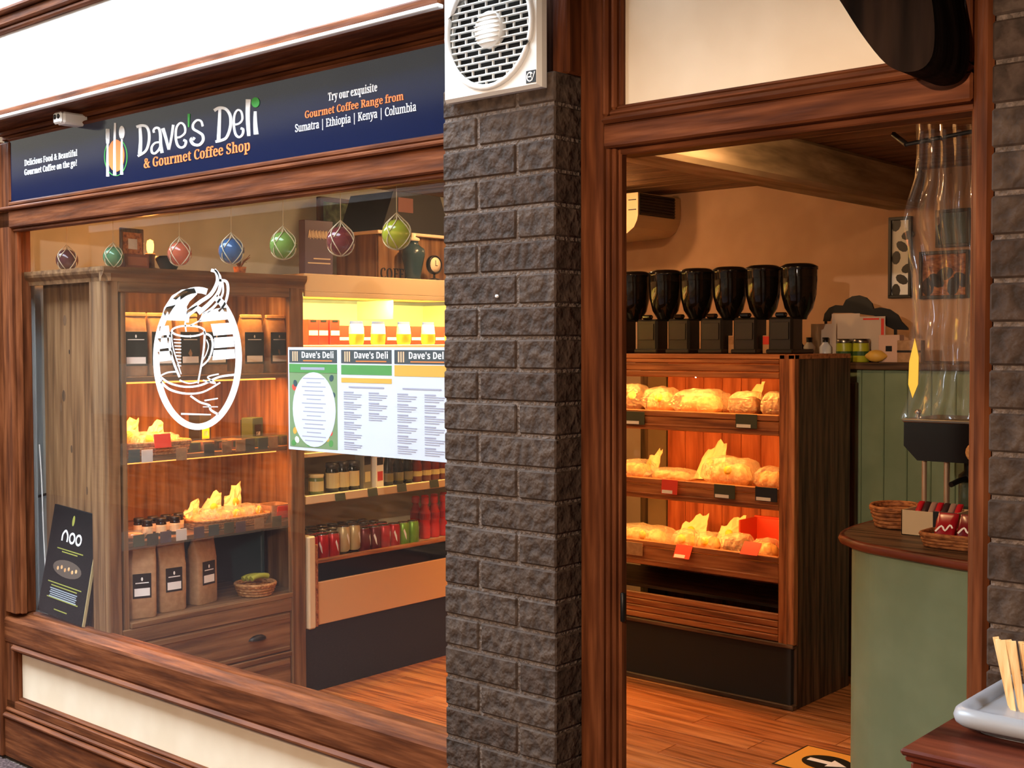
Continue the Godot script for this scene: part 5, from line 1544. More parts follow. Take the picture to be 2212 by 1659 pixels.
# ---------------------------------------------------------------- rounded counter inside the door
func till_counter() -> void:
	var top := 0.9
	var foot := PackedVector2Array()   # x, z
	var pts := [Vector2(0.33, -2.3), Vector2(0.325, -1.8), Vector2(0.335, -1.6), Vector2(0.38, -1.44), Vector2(0.46, -1.345), Vector2(0.56, -1.285), Vector2(0.76, -1.222), Vector2(0.91, -1.184), Vector2(1.15, -1.16), Vector2(1.5, -1.15)]
	var c := curve(pts, 4)
	for v in c: foot.append(v)
	foot.append(Vector2(1.5, -2.3))
	org = Vector3(0.9, 0, -1.7)
	var t := thing("till_counter", "sage green curved counter with a wooden rim inside the door", "counter", org)
	var up := func(q: Vector2, d: float) -> Vector3: return Vector3(q.x, d, q.y)
	var s := mb()
	plate(s, foot, top - 0.03, top, up)
	part(t, "top", s, M.dark_x, "brown wooden counter top")
	# upright boards round the curve
	for i in c.size() - 1:
		var a: Vector2 = c[i] + Vector2(0.022, -0.022)
		var b: Vector2 = c[i + 1] + Vector2(0.022, -0.022)
		var n: Vector2 = (b - a).orthogonal().normalized()
		s = mb()
		plate(s, PackedVector2Array([a, b, b - n * -0.012, a - n * -0.012]), 0.0, top - 0.03, up)
		part(t, "panel_board", s, M.green)
	s = mb()
	var rim := []
	for v in c: rim.append(Vector3(v.x, top - 0.014, v.y))
	tube(s, rim, 0.016, 8)
	part(t, "rim", s, M.mahogany, "rounded wooden rim")
	org = Vector3.ZERO
	# bowl, boxes, sweets
	var p := Y(1880, 1128, top)
	p = Vector3(0.5, top, -1.5)
	t = basket("wide oval wooden bowl at the rounded end of the counter", Vector3(0.445, top, -1.71), 0.3, 0.12, 0.16, 0.07, M.wicker_dark, 1.35, 2.2)
	p = Vector3(0.635, top + 0.0012, -1.6)
	org = p
	t = thing("sweet_box", "open cream cardboard box of wrapped chocolate bars on the counter", "box", org, 0.0)
	var cb := std(S(206, 180, 140), 0.6)
	for q in [[-0.09, -0.086, -0.07, 0.07], [0.086, 0.09, -0.07, 0.07], [-0.09, 0.09, -0.07, -0.066], [-0.09, 0.09, 0.066, 0.07]]:
		box(t, "side", org + Vector3(q[0], 0, q[2]), org + Vector3(q[1], 0.085, q[3]), cb, 0.0005)
	box(t, "bottom", org + Vector3(-0.09, 0, -0.07), org + Vector3(0.09, 0.004, 0.07), cb, 0.0)
	box(t, "tag", org + Vector3(0.02, 0.035, 0.071), org + Vector3(0.1, 0.09, 0.074), M.black, 0.0005, "black price tag")
	var at := org
	org = Vector3.ZERO
	for k in 7:
		var col: StandardMaterial3D = [std(S(176, 26, 40), 0.25), std(S(56, 40, 44), 0.25), std(S(150, 120, 110), 0.25)][k % 3]
		var u := thing("chocolate_bar", ["red", "dark", "silver-brown"][k % 3] + " wrapped chocolate bar lying in the cream box", "chocolate bar", at + Vector3(-0.066 + 0.022 * k, 0.062, -0.004), 0.0, ["red", "dark", "silver-brown"][k % 3] + " bars in the cream box")
		u.rotation.x = 0.75
		s = mb()
		loft(s, [sq_ring(Vector3(0, 0, -0.06), 0.019, 0.004, 12, 4, 0, Basis(Vector3.RIGHT, PI / 2)), sq_ring(Vector3(0, 0, -0.048), 0.0195, 0.018, 12, 4, 0, Basis(Vector3.RIGHT, PI / 2)), sq_ring(Vector3(0, 0, 0.048), 0.0195, 0.018, 12, 4, 0, Basis(Vector3.RIGHT, PI / 2)), sq_ring(Vector3(0, 0, 0.06), 0.019, 0.004, 12, 4, 0, Basis(Vector3.RIGHT, PI / 2))])
		part(u, "wrapper", s, col)
	p = Vector3(0.815, top, -1.4)
	basket("shallow wicker tray of red sweet bags at the counter edge", p + Vector3(0, 0, -0.01), 0.0, 0.24, 0.13, 0.04, M.wicker_dark)
	for k in 3:
		var u := thing("sweet_bag", ["deep red sweet bag with white lettering lying in the wicker tray", "maroon sweet bag with white lettering standing in the wicker tray", "dark brown sweet bag at the end of the wicker tray"][k], "sweet bag", p + Vector3(-0.07 + 0.072 * k, 0.014, 0.012), 0.0)
		u.rotation.x = -0.5
		s = mb()
		var rr := Basis.IDENTITY
		loft(s, [sq_ring(Vector3(0, 0, 0), 0.066, 0.006, 14, 4), sq_ring(Vector3(0, 0.02, 0), 0.066, 0.026, 14, 3, 0.002), sq_ring(Vector3(0, 0.07, 0), 0.066, 0.026, 14, 3, 0.002), sq_ring(Vector3(0, 0.09, 0), 0.066, 0.006, 14, 4), sq_ring(Vector3(0, 0.1, 0), 0.067, 0.003, 14, 4)])
		part(u, "pouch", s, [std(S(150, 20, 32), 0.22), std(S(110, 18, 30), 0.22), std(S(60, 30, 26), 0.22)][k])
		s = mb()
		stroke(s, [Vector2(-0.026, 0.03), Vector2(-0.01, 0.05), Vector2(0.004, 0.035), Vector2(0.016, 0.055), Vector2(0.026, 0.045)], 0.006, 0.005, 0.0128, 0.0142, xy(), 3)
		part(u, "lettering", s, M.paper)
	# coffee machine
	p = Vector3(0.64, top + 0.0012, -1.96)
	org = p
	t = thing("coffee_machine", "dark vintage coffee machine with steel posts and glass cylinders on the counter", "coffee machine", p, 0.0)
	box(t, "base", p + Vector3(-0.165, 0, -0.13), p + Vector3(0.3, 0.04, 0.13), M.black, 0.008)
	s = mb()
	plate(s, PackedVector2Array([Vector2(-0.16, 0.225), Vector2(-0.21, 0.275), Vector2(-0.21, 0.362), Vector2(0.32, 0.362), Vector2(0.32, 0.275), Vector2(0.28, 0.225)]), -0.15, 0.15, xy(p))
	part(t, "head", s, M.black_gloss)
	box(t, "head_trim", p + Vector3(-0.215, 0.36, -0.155), p + Vector3(0.325, 0.372, 0.155), M.steel, 0.003)
	box(t, "cup_warmer", p + Vector3(0.02, 0.39, -0.12), p + Vector3(0.3, 0.404, 0.13), M.mahogany, 0.003)
	box(t, "warmer_post", p + Vector3(0.14, 0.37, 0.0), p + Vector3(0.16, 0.392, 0.02), M.steel, 0.003)
	box(t, "knob", p + Vector3(0.16, 0.404, 0.0), p + Vector3(0.24, 0.422, 0.08), M.black, 0.006)
	var pale := std(S(196, 168, 140), 0.3, 0.6)
	for q in [[-0.15, 0.11], [-0.07, 0.11], [0.14, 0.115], [0.24, 0.11], [-0.15, -0.1], [0.24, -0.1]]:
		s = mb()
		lathe(s, [Vector2(0.009, 0.035), Vector2(0.009, 0.23)], p + Vector3(q[0], 0, q[1]), 10)
		part(t, "post", s, pale, "pale metal post")
	for q in [-0.01, 0.09]:
		s = mb()
		lathe(s, [Vector2(0.036, 0.04), Vector2(0.038, 0.045), Vector2(0.038, 0.14), Vector2(0.033, 0.15)], p + Vector3(q, 0, 0.05), 18)
		part(t, "glass_cylinder", s, glassy(S(60, 70, 60) if q < 0.0 else S(176, 160, 130), 0.5, 0.05))
		s = mb()
		lathe(s, [Vector2(0.02, 0.15), Vector2(0.038, 0.154), Vector2(0.038, 0.175), Vector2(0.02, 0.19), Vector2(0.02, 0.226)], p + Vector3(q, 0, 0.05), 16)
		part(t, "group_head", s, M.iron)
		s = mb()
		tube(s, [p + Vector3(q, 0.165, 0.085), p + Vector3(q - 0.01, 0.16, 0.13), p + Vector3(q - 0.02, 0.15, 0.17)], 0.01, 8)
		part(t, "handle", s, M.black)
	s = mb()
	lathe(s, [Vector2(0.03, 0.0), Vector2(0.034, 0.004), Vector2(0.034, 0.012), Vector2(0.026, 0.014), Vector2(0.001, 0.014)], p + Vector3(0.05, 0.265, 0.15), 18, Basis(Vector3.RIGHT, PI / 2))
	part(t, "dial", s, M.wicker)
	for q in [-0.17, 0.28]:
		s = mb()
		lathe(s, [Vector2(0.008, 0.37), Vector2(0.008, 0.388), Vector2(0.014, 0.394), Vector2(0.008, 0.404), Vector2(0.001, 0.406)], p + Vector3(q, 0, 0.12), 10)
		part(t, "finial", s, M.chrome)
	org = Vector3.ZERO
	# floor sticker with an arrow
	var f0 := Vector3(0.046, 0.0005, -1.6)
	org = f0
	t = thing("floor_sticker", "orange floor sticker with a white arrow in a black oval, by the counter", "floor sticker", f0)
	var fp := func(q: Vector2, d: float) -> Vector3: return f0 + Vector3(q.x, d, -q.y)
	s = mb()
	plate(s, PackedVector2Array([Vector2(-0.008, -0.026), Vector2(0.268, -0.026), Vector2(0.268, 0.248), Vector2(-0.008, 0.248)]), 0.0, 0.0012, fp)
	part(t, "border", s, M.black)
	s = mb()
	plate(s, PackedVector2Array([Vector2(0.0, -0.018), Vector2(0.26, -0.018), Vector2(0.26, 0.24), Vector2(0.0, 0.24)]), 0.0008, 0.0018, fp)
	part(t, "sheet", s, M.yellow_mat)
	s = mb()
	plate(s, disc(Vector2(0.145, 0.11), 0.095, 0.078, 30), 0.0015, 0.0024, fp)
	part(t, "oval", s, M.black)
	s = mb()
	plate(s, PackedVector2Array([Vector2(0.07, 0.095), Vector2(0.155, 0.095), Vector2(0.155, 0.07), Vector2(0.22, 0.11), Vector2(0.155, 0.15), Vector2(0.155, 0.125), Vector2(0.07, 0.125)]), 0.002, 0.003, fp)
	part(t, "arrow", s, M.paper)
	org = Vector3.ZERO
	plastic_sheet()

func plastic_sheet() -> void:
	# clear sheet hanging in folds from a rod at the door head
	var zc := -0.2
	org = Z(2040, 300, zc)
	var t := thing("hanging_plastic_sheet", "clear crumpled plastic sheet hanging from a rod inside the door", "plastic sheet", org)
	var left := [[1978, 268], [1980, 330], [1976, 385], [1958, 440], [1950, 480], [1962, 540], [1968, 600], [1970, 680], [1962, 735], [1972, 800], [1955, 870], [1942, 905]]
	var s := mb()
	var grid := []
	for i in 40:
		var v := i / 39.0
		var row := PackedVector3Array()
		var fi := v * (left.size() - 1)
		var a: Array = left[int(fi)]
		var b: Array = left[mini(int(fi) + 1, left.size() - 1)]
		var fr := fi - int(fi)
		var lx := lerpf(a[0], b[0], fr)
		var y := lerpf(a[1], b[1], fr)
		for k in 49:
			var u := k / 48.0
			var px := lerpf(lx, 2112, u)
			# pleats gathered at the rod, looser and creased further down
			var ph := u * 30.0 + 1.4 * sin(v * 6.0 + u * 3.0)
			var pleat := absf(sin(ph * 0.5)) - 0.5
			var fold := 0.05 * pleat * (1.0 - 0.6 * v) + 0.022 * sin(u * 7.0 - v * 9.0) + 0.012 * sin(v * 23.0 + u * 11.0) * v + 0.008 * absf(sin(v * 37.0 - u * 17.0)) * v
			row.append(Z(px, y, zc + fold))
		grid.append(row)
	loft(s, grid, false, false, true)
	part(t, "sheet", s, M.film)
	s = mb()
	tube(s, [Z(1958, 312, zc), Z(2050, 294, zc), Z(2112, 282, zc), Vector3(1.4, Z(2112, 282, zc).y, -0.142)], 0.005, 6)
	tube(s, [Z(1958, 312, zc), Z(1930, 290, zc - 0.05)], 0.006, 6)
	part(t, "rod", s, M.iron)
	s = mb()
	plate(s, PackedVector2Array([Vector2(0, 0), Vector2(0.012, 0.03), Vector2(0.013, 0.09), Vector2(0.004, 0.13), Vector2(-0.008, 0.08), Vector2(-0.01, 0.03)]), 0.0, 0.002, xy(Z(1972, 860, zc + 0.04)))
	part(t, "tag", s, M.sticker, "yellow tag")
	org = Vector3.ZERO

# ---------------------------------------------------------------- things on and before the shop front
func front_things() -> void:
	shop_sign()
	cup_decal()
	menus()
	var t: Node3D
	var s: SurfaceTool
	# glass floats in nets
	var cols := [S(70, 30, 46), S(70, 130, 90), S(190, 96, 70), S(40, 90, 140), S(112, 150, 66), S(112, 40, 44), S(160, 168, 40)]
	var cn := ["dark plum", "pale green", "pink-orange", "blue", "moss green", "wine red", "yellow-green"]
	var at := [[145, 562, 22], [245, 555, 21], [388, 548, 25], [500, 542, 27], [612, 530, 29], [736, 521, 31], [857, 506, 32]]
	for i in 7:
		var c := Z(at[i][0], at[i][1], -0.105)
		var r: float = at[i][2] / 2667.0 * (CAM - c).length()
		t = thing("hanging_glass_float", cn[i] + " glass float in a string net, hanging inside the shop window", "glass float", c)
		s = mb()
		var prof := []
		for k in 13: prof.append(Vector2(maxf(0.0005, r * sin(PI * k / 12.0)), -r * cos(PI * k / 12.0)))
		lathe(s, prof, Vector3.ZERO, 24)
		part(t, "glass_ball", s, glassy(cols[i], 0.66, 0.02))
		s = mb()
		for k in 4:
			for sg in [0.0, 1.0]:
				var pts := []
				for j in 13:
					var lat := lerpf(PI * 0.5, -PI * 0.5, j / 12.0)
					var zig: float = [0.0, 0.5, 1.0, 0.5, 0.0][int(j / 3.0)]
					var nxt: float = [0.0, 0.5, 1.0, 0.5, 0.0][mini(int(j / 3.0) + 1, 4)]
					var f := lerpf(zig, nxt, (j % 3) / 3.0)
					var a := TAU * (k + (f if sg < 0.5 else -f) * 0.5) / 4.0 + 0.5
					var v := Vector3(cos(lat) * cos(a), sin(lat), cos(lat) * sin(a)) * (r + 0.0014)
					if lat > 0.8:
						# the cords run straight up from the ball to the knot
						var g := (lat - 0.8) / (PI * 0.5 - 0.8)
						var e := Vector3(cos(0.8) * cos(a), sin(0.8), cos(0.8) * sin(a)) * (r + 0.0014)
						v = e.lerp(Vector3(0, r * 1.42, 0), g)
					pts.append(v)
				tube(s, pts, 0.0018, 4)
		part(t, "net", s, M.string)
		s = mb()
		tube(s, [Vector3(0, r * 1.4, 0), Vector3(0, 2.012 - c.y, 0)], 0.0014, 4)
		part(t, "string", s, M.string)
	# box standing on the sill
	var bl := Z(80, 1331, -0.06)
	var br := Z(178, 1354, -0.06)
	bl.y = 0.448; br.y = 0.448
	var w := br.x - bl.x
	t = thing("display_card_box", "slim black box with white noo lettering leaning on the window sill", "box", Vector3(bl.x + w * 0.5, 0.448, -0.066))
	t.rotation = Vector3(-0.165, 0, -0.05)
	t.position.y += 0.008
	var hgt := 0.435
	s = mb()
	bx(s, Vector3(0, hgt * 0.5, 0), Vector3(w, hgt, 0.012), 0.0015)
	var bd := part(t, "carton", s, M.card_black)
	s = mb()
	bx(s, Vector3(w * 0.5, hgt * 0.5, 0), Vector3(0.003, hgt, 0.0125), 0.0008)
	part(t, "card_edge", s, std(S(190, 170, 120), 0.6))
	var yl := std(S(150, 150, 60), 0.5)
	s = mb()
	var fz := 0.0068
	# the letters n o o
	for q in [[-0.055, 0], [0.0, 1], [0.05, 1]]:
		if q[1] == 0: stroke(s, [Vector2(q[0] - 0.02, 0.3), Vector2(q[0] - 0.019, 0.325), Vector2(q[0], 0.342), Vector2(q[0] + 0.019, 0.325), Vector2(q[0] + 0.02, 0.3)], 0.009, 0.009, 0.006, fz, xy(), 5)
		else: stroke(s, ring2(Vector2(q[0], 0.319), 0.019, 0.019, 0.0, TAU, 16), 0.009, 0.009, 0.006, fz, xy(), 1)
	part(bd, "lettering", s, M.sign_white)
	s = mb()
	plate(s, disc(Vector2(-0.01, 0.388), 0.009, 0.021, 14), 0.006, fz, xy())
	part(bd, "bean_mark", s, yl)
	s = mb()
	for q in [[0.268, 0.2], [0.258, 0.12], [0.13, 0.26], [0.118, 0.2], [0.07, 0.24], [0.028, 0.1]]: bx(s, Vector3(0, q[0], 0.0063), Vector3(q[1], 0.004, 0.0008), 0.0)
	part(bd, "gold_lines", s, yl)
	s = mb()
	for k in 5: bx(s, Vector3(0.0, 0.106 - k * 0.008, 0.0063), Vector3(0.21 - 0.012 * (k % 2), 0.004, 0.0008), 0.0)
	part(bd, "text_lines", s, std(S(150, 160, 170), 0.5))
	s = mb()
	plate(s, disc(Vector2(0.0, 0.195), 0.11, 0.034, 20), 0.006, fz, xy())
	part(bd, "photo_print", s, std(S(86, 74, 64), 0.4))
	s = mb()
	for k in 6: plate(s, disc(Vector2(-0.07 + 0.028 * k, 0.19 + 0.008 * (k % 2)), 0.008, 0.008, 8), 0.0066, fz + 0.0006, xy())
	part(bd, "photo_print", s, M.bread)
	# white cable and bracket on the side wall
	s = mb()
	tube(s, curve([Z(85, 960, -0.143), Z(90, 1040, -0.143), Z(94, 1150, -0.143), Z(98, 1230, -0.143), Z(97, 1300, -0.143)], 4), 0.003, 6)
	var cab := part(self, numbered("cable"), s, M.cable)
	cab.set_meta("label", "thin white cable running down beside the dresser"); cab.set_meta("category", "cable")
	org = X(62, 1072, -2.715)
	t = thing("wall_hook", "small iron hook on the grey wall beside the window", "hook", org)
	s = mb()
	lathe(s, [Vector2(0.012, 0), Vector2(0.012, 0.006), Vector2(0.005, 0.01), Vector2(0.001, 0.03)], org, 10, Basis(Vector3.BACK, -PI / 2))
	part(t, "plate", s, M.iron)
	s = mb()
	tube(s, [org + Vector3(0.01, 0, 0), org + Vector3(0.04, 0.0, -0.02), org + Vector3(0.06, 0.01, -0.05)], 0.006, 6)
	part(t, "arm", s, M.iron)
	org = Vector3.ZERO
	# small white sensor under the cornice
	var sp := Z(121, 254, 0.095)
	sp.z = -0.02
	t = thing("alarm_sensor_mount", "small white twin-lens sensor box under the shop front cornice", "sensor", sp)
	s = mb()
	bx(s, Vector3(0.0, 0.0, 0.05), Vector3(0.056, 0.044, 0.1), 0.007)
	part(t, "housing", s, M.plastic_white)
	s = mb()
	bx(s, Vector3(-0.003, 0, 0.105), Vector3(0.054, 0.042, 0.014), 0.009)
	part(t, "face", s, M.white)
	for k in [-0.016, 0.014]:
		s = mb()
		lathe(s, [Vector2(0.009, 0), Vector2(0.009, 0.003), Vector2(0.001, 0.005)], Vector3(k * 0.8, 0.004, 0.111), 12, Basis(Vector3.RIGHT, PI / 2))
		part(t, "lens", s, M.iron)
	extractor_fan()
	# curved oak brace over the door
	var tb := func(q: Vector2, d: float) -> Vector3: return Z(q.x, q.y, 0.1) + Vector3(0, 0, d)
	org = Z(1990, 60, 0.15)
	t = setting("trim_3", "dark curved timber brace coming down before the panel over the door", "brace")
	t.position = org
	s = mb()
	var pl := PackedVector2Array()
	for q in curve([Vector2(1700, -200), Vector2(1770, -105), Vector2(1845, 0), Vector2(1900, 85), Vector2(1945, 143), Vector2(1975, 166), Vector2(2005, 172), Vector2(2035, 164), Vector2(2054, 140), Vector2(2060, 100), Vector2(2058, 50), Vector2(2050, 0), Vector2(2030, -100), Vector2(2000, -200)], 3): pl.append(q)
	plate(s, pl, -0.08, 0.09, tb)
	part(t, "brace", s, M.dark_brace)
	org = Vector3.ZERO
	foreground_table()

func extractor_fan() -> void:
	var a := Z(950, 0, 0.14)
	var zf := 0.128
	# case corners read off the picture on the plane of its front
	var bl := Z(957, 219, zf)
	var br := Z(1164, 190, zf)
	var x0 := bl.x
	var x1 := br.x
	var y0 := (bl.y + br.y) * 0.5
	var y1 := y0 + (x1 - x0)
	org = Vector3((x0 + x1) * 0.5, (y0 + y1) * 0.5, 0.1)
	var t := thing("extractor_fan_mount", "white square extractor fan with round slotted grille above the brick pillar", "extractor fan", org)
	var c := Vector3((x0 + x1) * 0.5, (y0 + y1) * 0.5, zf)
	var w := x1 - x0
	# case: square plate with a round mouth
	var s := mb()
	var R := w * 0.44
	var n := 48
	var inner := []
	var outer := []
	for k in n:
		var ang := TAU * k / n + PI / 4
		var d := Vector2(cos(ang), sin(ang))
		inner.append(d * R)
		outer.append(d / maxf(absf(d.x), absf(d.y)) * (w * 0.5))
	var ring := func(arr: Array, z: float, f := 1.0) -> PackedVector3Array:
		var o := PackedVector3Array()
		for v in arr: o.append(c + Vector3(v.x * f, v.y * f, z))
		return o
	loft(s, [ring.call(inner, -0.03), ring.call(inner, 0.0), ring.call(outer, 0.0, 0.955), ring.call(outer, -0.012, 1.0), ring.call(outer, -0.03, 1.0)], true, false, false)
	part(t, "case", s, M.plastic_white)
	s = mb()
	var pts := []
	for k in 40: pts.append(c + Vector3(cos(TAU * k / 40.0) * R, sin(TAU * k / 40.0) * R, 0.002))
	tube(s, pts, 0.008, 8, true)
	part(t, "grille_ring", s, M.plastic_white)
	s = mb()
	lathe(s, [Vector2(0.001, 0), Vector2(R, 0), Vector2(R, 0.004), Vector2(0.001, 0.004)], c + Vector3(0, 0, -0.03), 32, Basis(Vector3.RIGHT, PI / 2))
	part(t, "dark_back", s, M.black_soft)
	# slats and short uprights
	var rows := 17
	var pitch := 2.0 * R / rows
	for k in rows - 1:
		var y := -R + (k + 1) * pitch
		var half := sqrt(maxf(0.0, R * R - y * y))
		s = mb()
		bx(s, c + Vector3(0, y, -0.004), Vector3(half * 2.0, 0.0036, 0.01), 0.0008)
		part(t, "slat", s, M.plastic_white)
	for k in rows:
		var y := -R + (k + 0.5) * pitch
		var x := -R + (0.012 if k % 2 else 0.035)
		while x < R:
			if x * x + y * y < R * R * 0.97:
				s = mb()
				bx(s, c + Vector3(x, y, -0.006), Vector3(0.003, pitch, 0.007), 0.0005)
				part(t, "upright", s, M.plastic_white)
			x += 0.046
	s = mb()
	lathe(s, [Vector2(0.046, -0.012), Vector2(0.046, 0.003), Vector2(0.042, 0.008), Vector2(0.025, 0.012), Vector2(0.001, 0.013)], c, 28, Basis(Vector3.RIGHT, PI / 2))
	part(t, "hub", s, M.plastic_white)
	for k in 7:
		s = mb()
		bx(s, c + Vector3(0, -0.033 + k * 0.011, 0.008), Vector3(0.084 * sqrt(maxf(0.1, 1.0 - pow((-0.033 + k * 0.011) / 0.045, 2))), 0.0018, 0.01), 0.0005)
		part(t, "hub_rib", s, std(S(205, 198, 186), 0.4))
	# maker's mark
	var m0 := Z(1137, 154, zf)
	var m1 := Z(1158, 177, zf)
	s = mb()
	bc(s, Vector3(m0.x, m1.y, zf - 0.001), Vector3(m1.x, m0.y, zf + 0.0012), 0.0)
	var mk := part(t, "maker_mark", s, M.black, "black square maker's mark")
	s = mb()
	var mc := (m0 + m1) * 0.5
	mc.z = 0
	var mw := m1.x - m0.x
	var f := xy(mc)
	stroke(s, ring2(Vector2(-mw * 0.1, 0), mw * 0.3, mw * 0.34, 0.6, 5.7, 14), mw * 0.1, mw * 0.1, zf + 0.001, zf + 0.002, f, 1)
	stroke(s, [Vector2(-mw * 0.05, mw * 0.3), Vector2(mw * 0.14, -mw * 0.3), Vector2(mw * 0.4, mw * 0.36)], mw * 0.1, mw * 0.1, zf + 0.001, zf + 0.002, f, 1)
	stroke(s, [Vector2(-mw * 0.3, 0), Vector2(mw * 0.05, 0)], mw * 0.1, mw * 0.1, zf + 0.001, zf + 0.002, f, 1)
	part(mk, "mark_lines", s, M.plastic_white)
	org = Vector3.ZERO

func foreground_table() -> void:
	var h := 0.88
	var x0 := 1.43
	var z1 := 0.492
	var z0 := 0.102
	org = Vector3(1.9, OUT, 0.3)
	var t := thing("console_table", "dark blue cabinet with a moulded mahogany top outside the door", "table", org)
	box(t, "top", Vector3(x0, h - 0.012, z0), Vector3(2.4, h, z1), M.mahogany, 0.004)
	box(t, "top_moulding", Vector3(x0 + 0.006, h - 0.022, z0), Vector3(2.4, h - 0.012, z1 - 0.006), M.mahogany, 0.003)
	box(t, "top_moulding", Vector3(x0 + 0.012, h - 0.04, z0), Vector3(2.4, h - 0.022, z1 - 0.012), M.mahogany, 0.006)
	box(t, "top_moulding", Vector3(x0 + 0.024, h - 0.052, z0), Vector3(2.4, h - 0.04, z1 - 0.024), M.mahogany, 0.004)
	box(t, "carcass", Vector3(x0 + 0.05, OUT, z0 + 0.005), Vector3(2.37, h - 0.052, z1 - 0.05), M.teal_wood, 0.003)
	org = Vector3.ZERO
	# grey tray
	var rimy := h + 0.03
	var a := Y(2068, 1548, rimy)
	org = Vector3(a.x + 0.17, h, a.z - 0.16)
	t = thing("plastic_tray", "grey plastic tray with a thick rounded rim on the mahogany top", "tray", org)
	var s := mb()
	var rim := sq_ring(Vector3(a.x + 0.2, rimy, a.z - 0.15), 0.4, 0.3, 48, 12)
	tube(s, Array(rim), 0.017, 10, true)
	part(t, "rim", s, M.grey_plastic)
	s = mb()
	var ctr := Vector3(a.x + 0.2, 0, a.z - 0.15)
	loft(s, [sq_ring(ctr + Vector3(0, rimy + 0.004, 0), 0.396, 0.296, 48, 12), sq_ring(ctr + Vector3(0, h + 0.012, 0), 0.37, 0.27, 48, 10), sq_ring(ctr + Vector3(0, h + 0.0012, 0), 0.36, 0.26, 48, 10)], true, true, false)
	part(t, "bowl", s, M.grey_plastic)
	s = mb()
	loft(s, [sq_ring(ctr + Vector3(0, h + 0.003, 0), 0.355, 0.255, 48, 10), sq_ring(ctr + Vector3(0, h + 0.014, 0), 0.366, 0.266, 48, 10)])
	part(t, "bottom", s, M.kraft)
	org = Vector3.ZERO
	# wooden stirrers leaning in the tray
	for k in 12:
		var foot := Y(2198, 1550, h + 0.02) + Vector3(-0.012 + 0.0055 * k, 0.0, 0.012 * (k % 3) - 0.012)
		var st := thing("wooden_stirrer", "flat wooden coffee stirrer standing in the bunch in the grey tray", "stirrer", foot, 0.0, "wooden stirrers in the grey tray")
		st.rotation = Vector3(-0.05 + rng.randf_range(-0.06, 0.06), rng.randf_range(-0.2, 0.2), 0.24 - 0.012 * k)
		s = mb()
		bx(s, Vector3(0, 0.066, 0), Vector3(0.0105, 0.132 + rng.randf_range(-0.006, 0.006), 0.0018), 0.0006)
		part(st, "stick", s, M.stick)

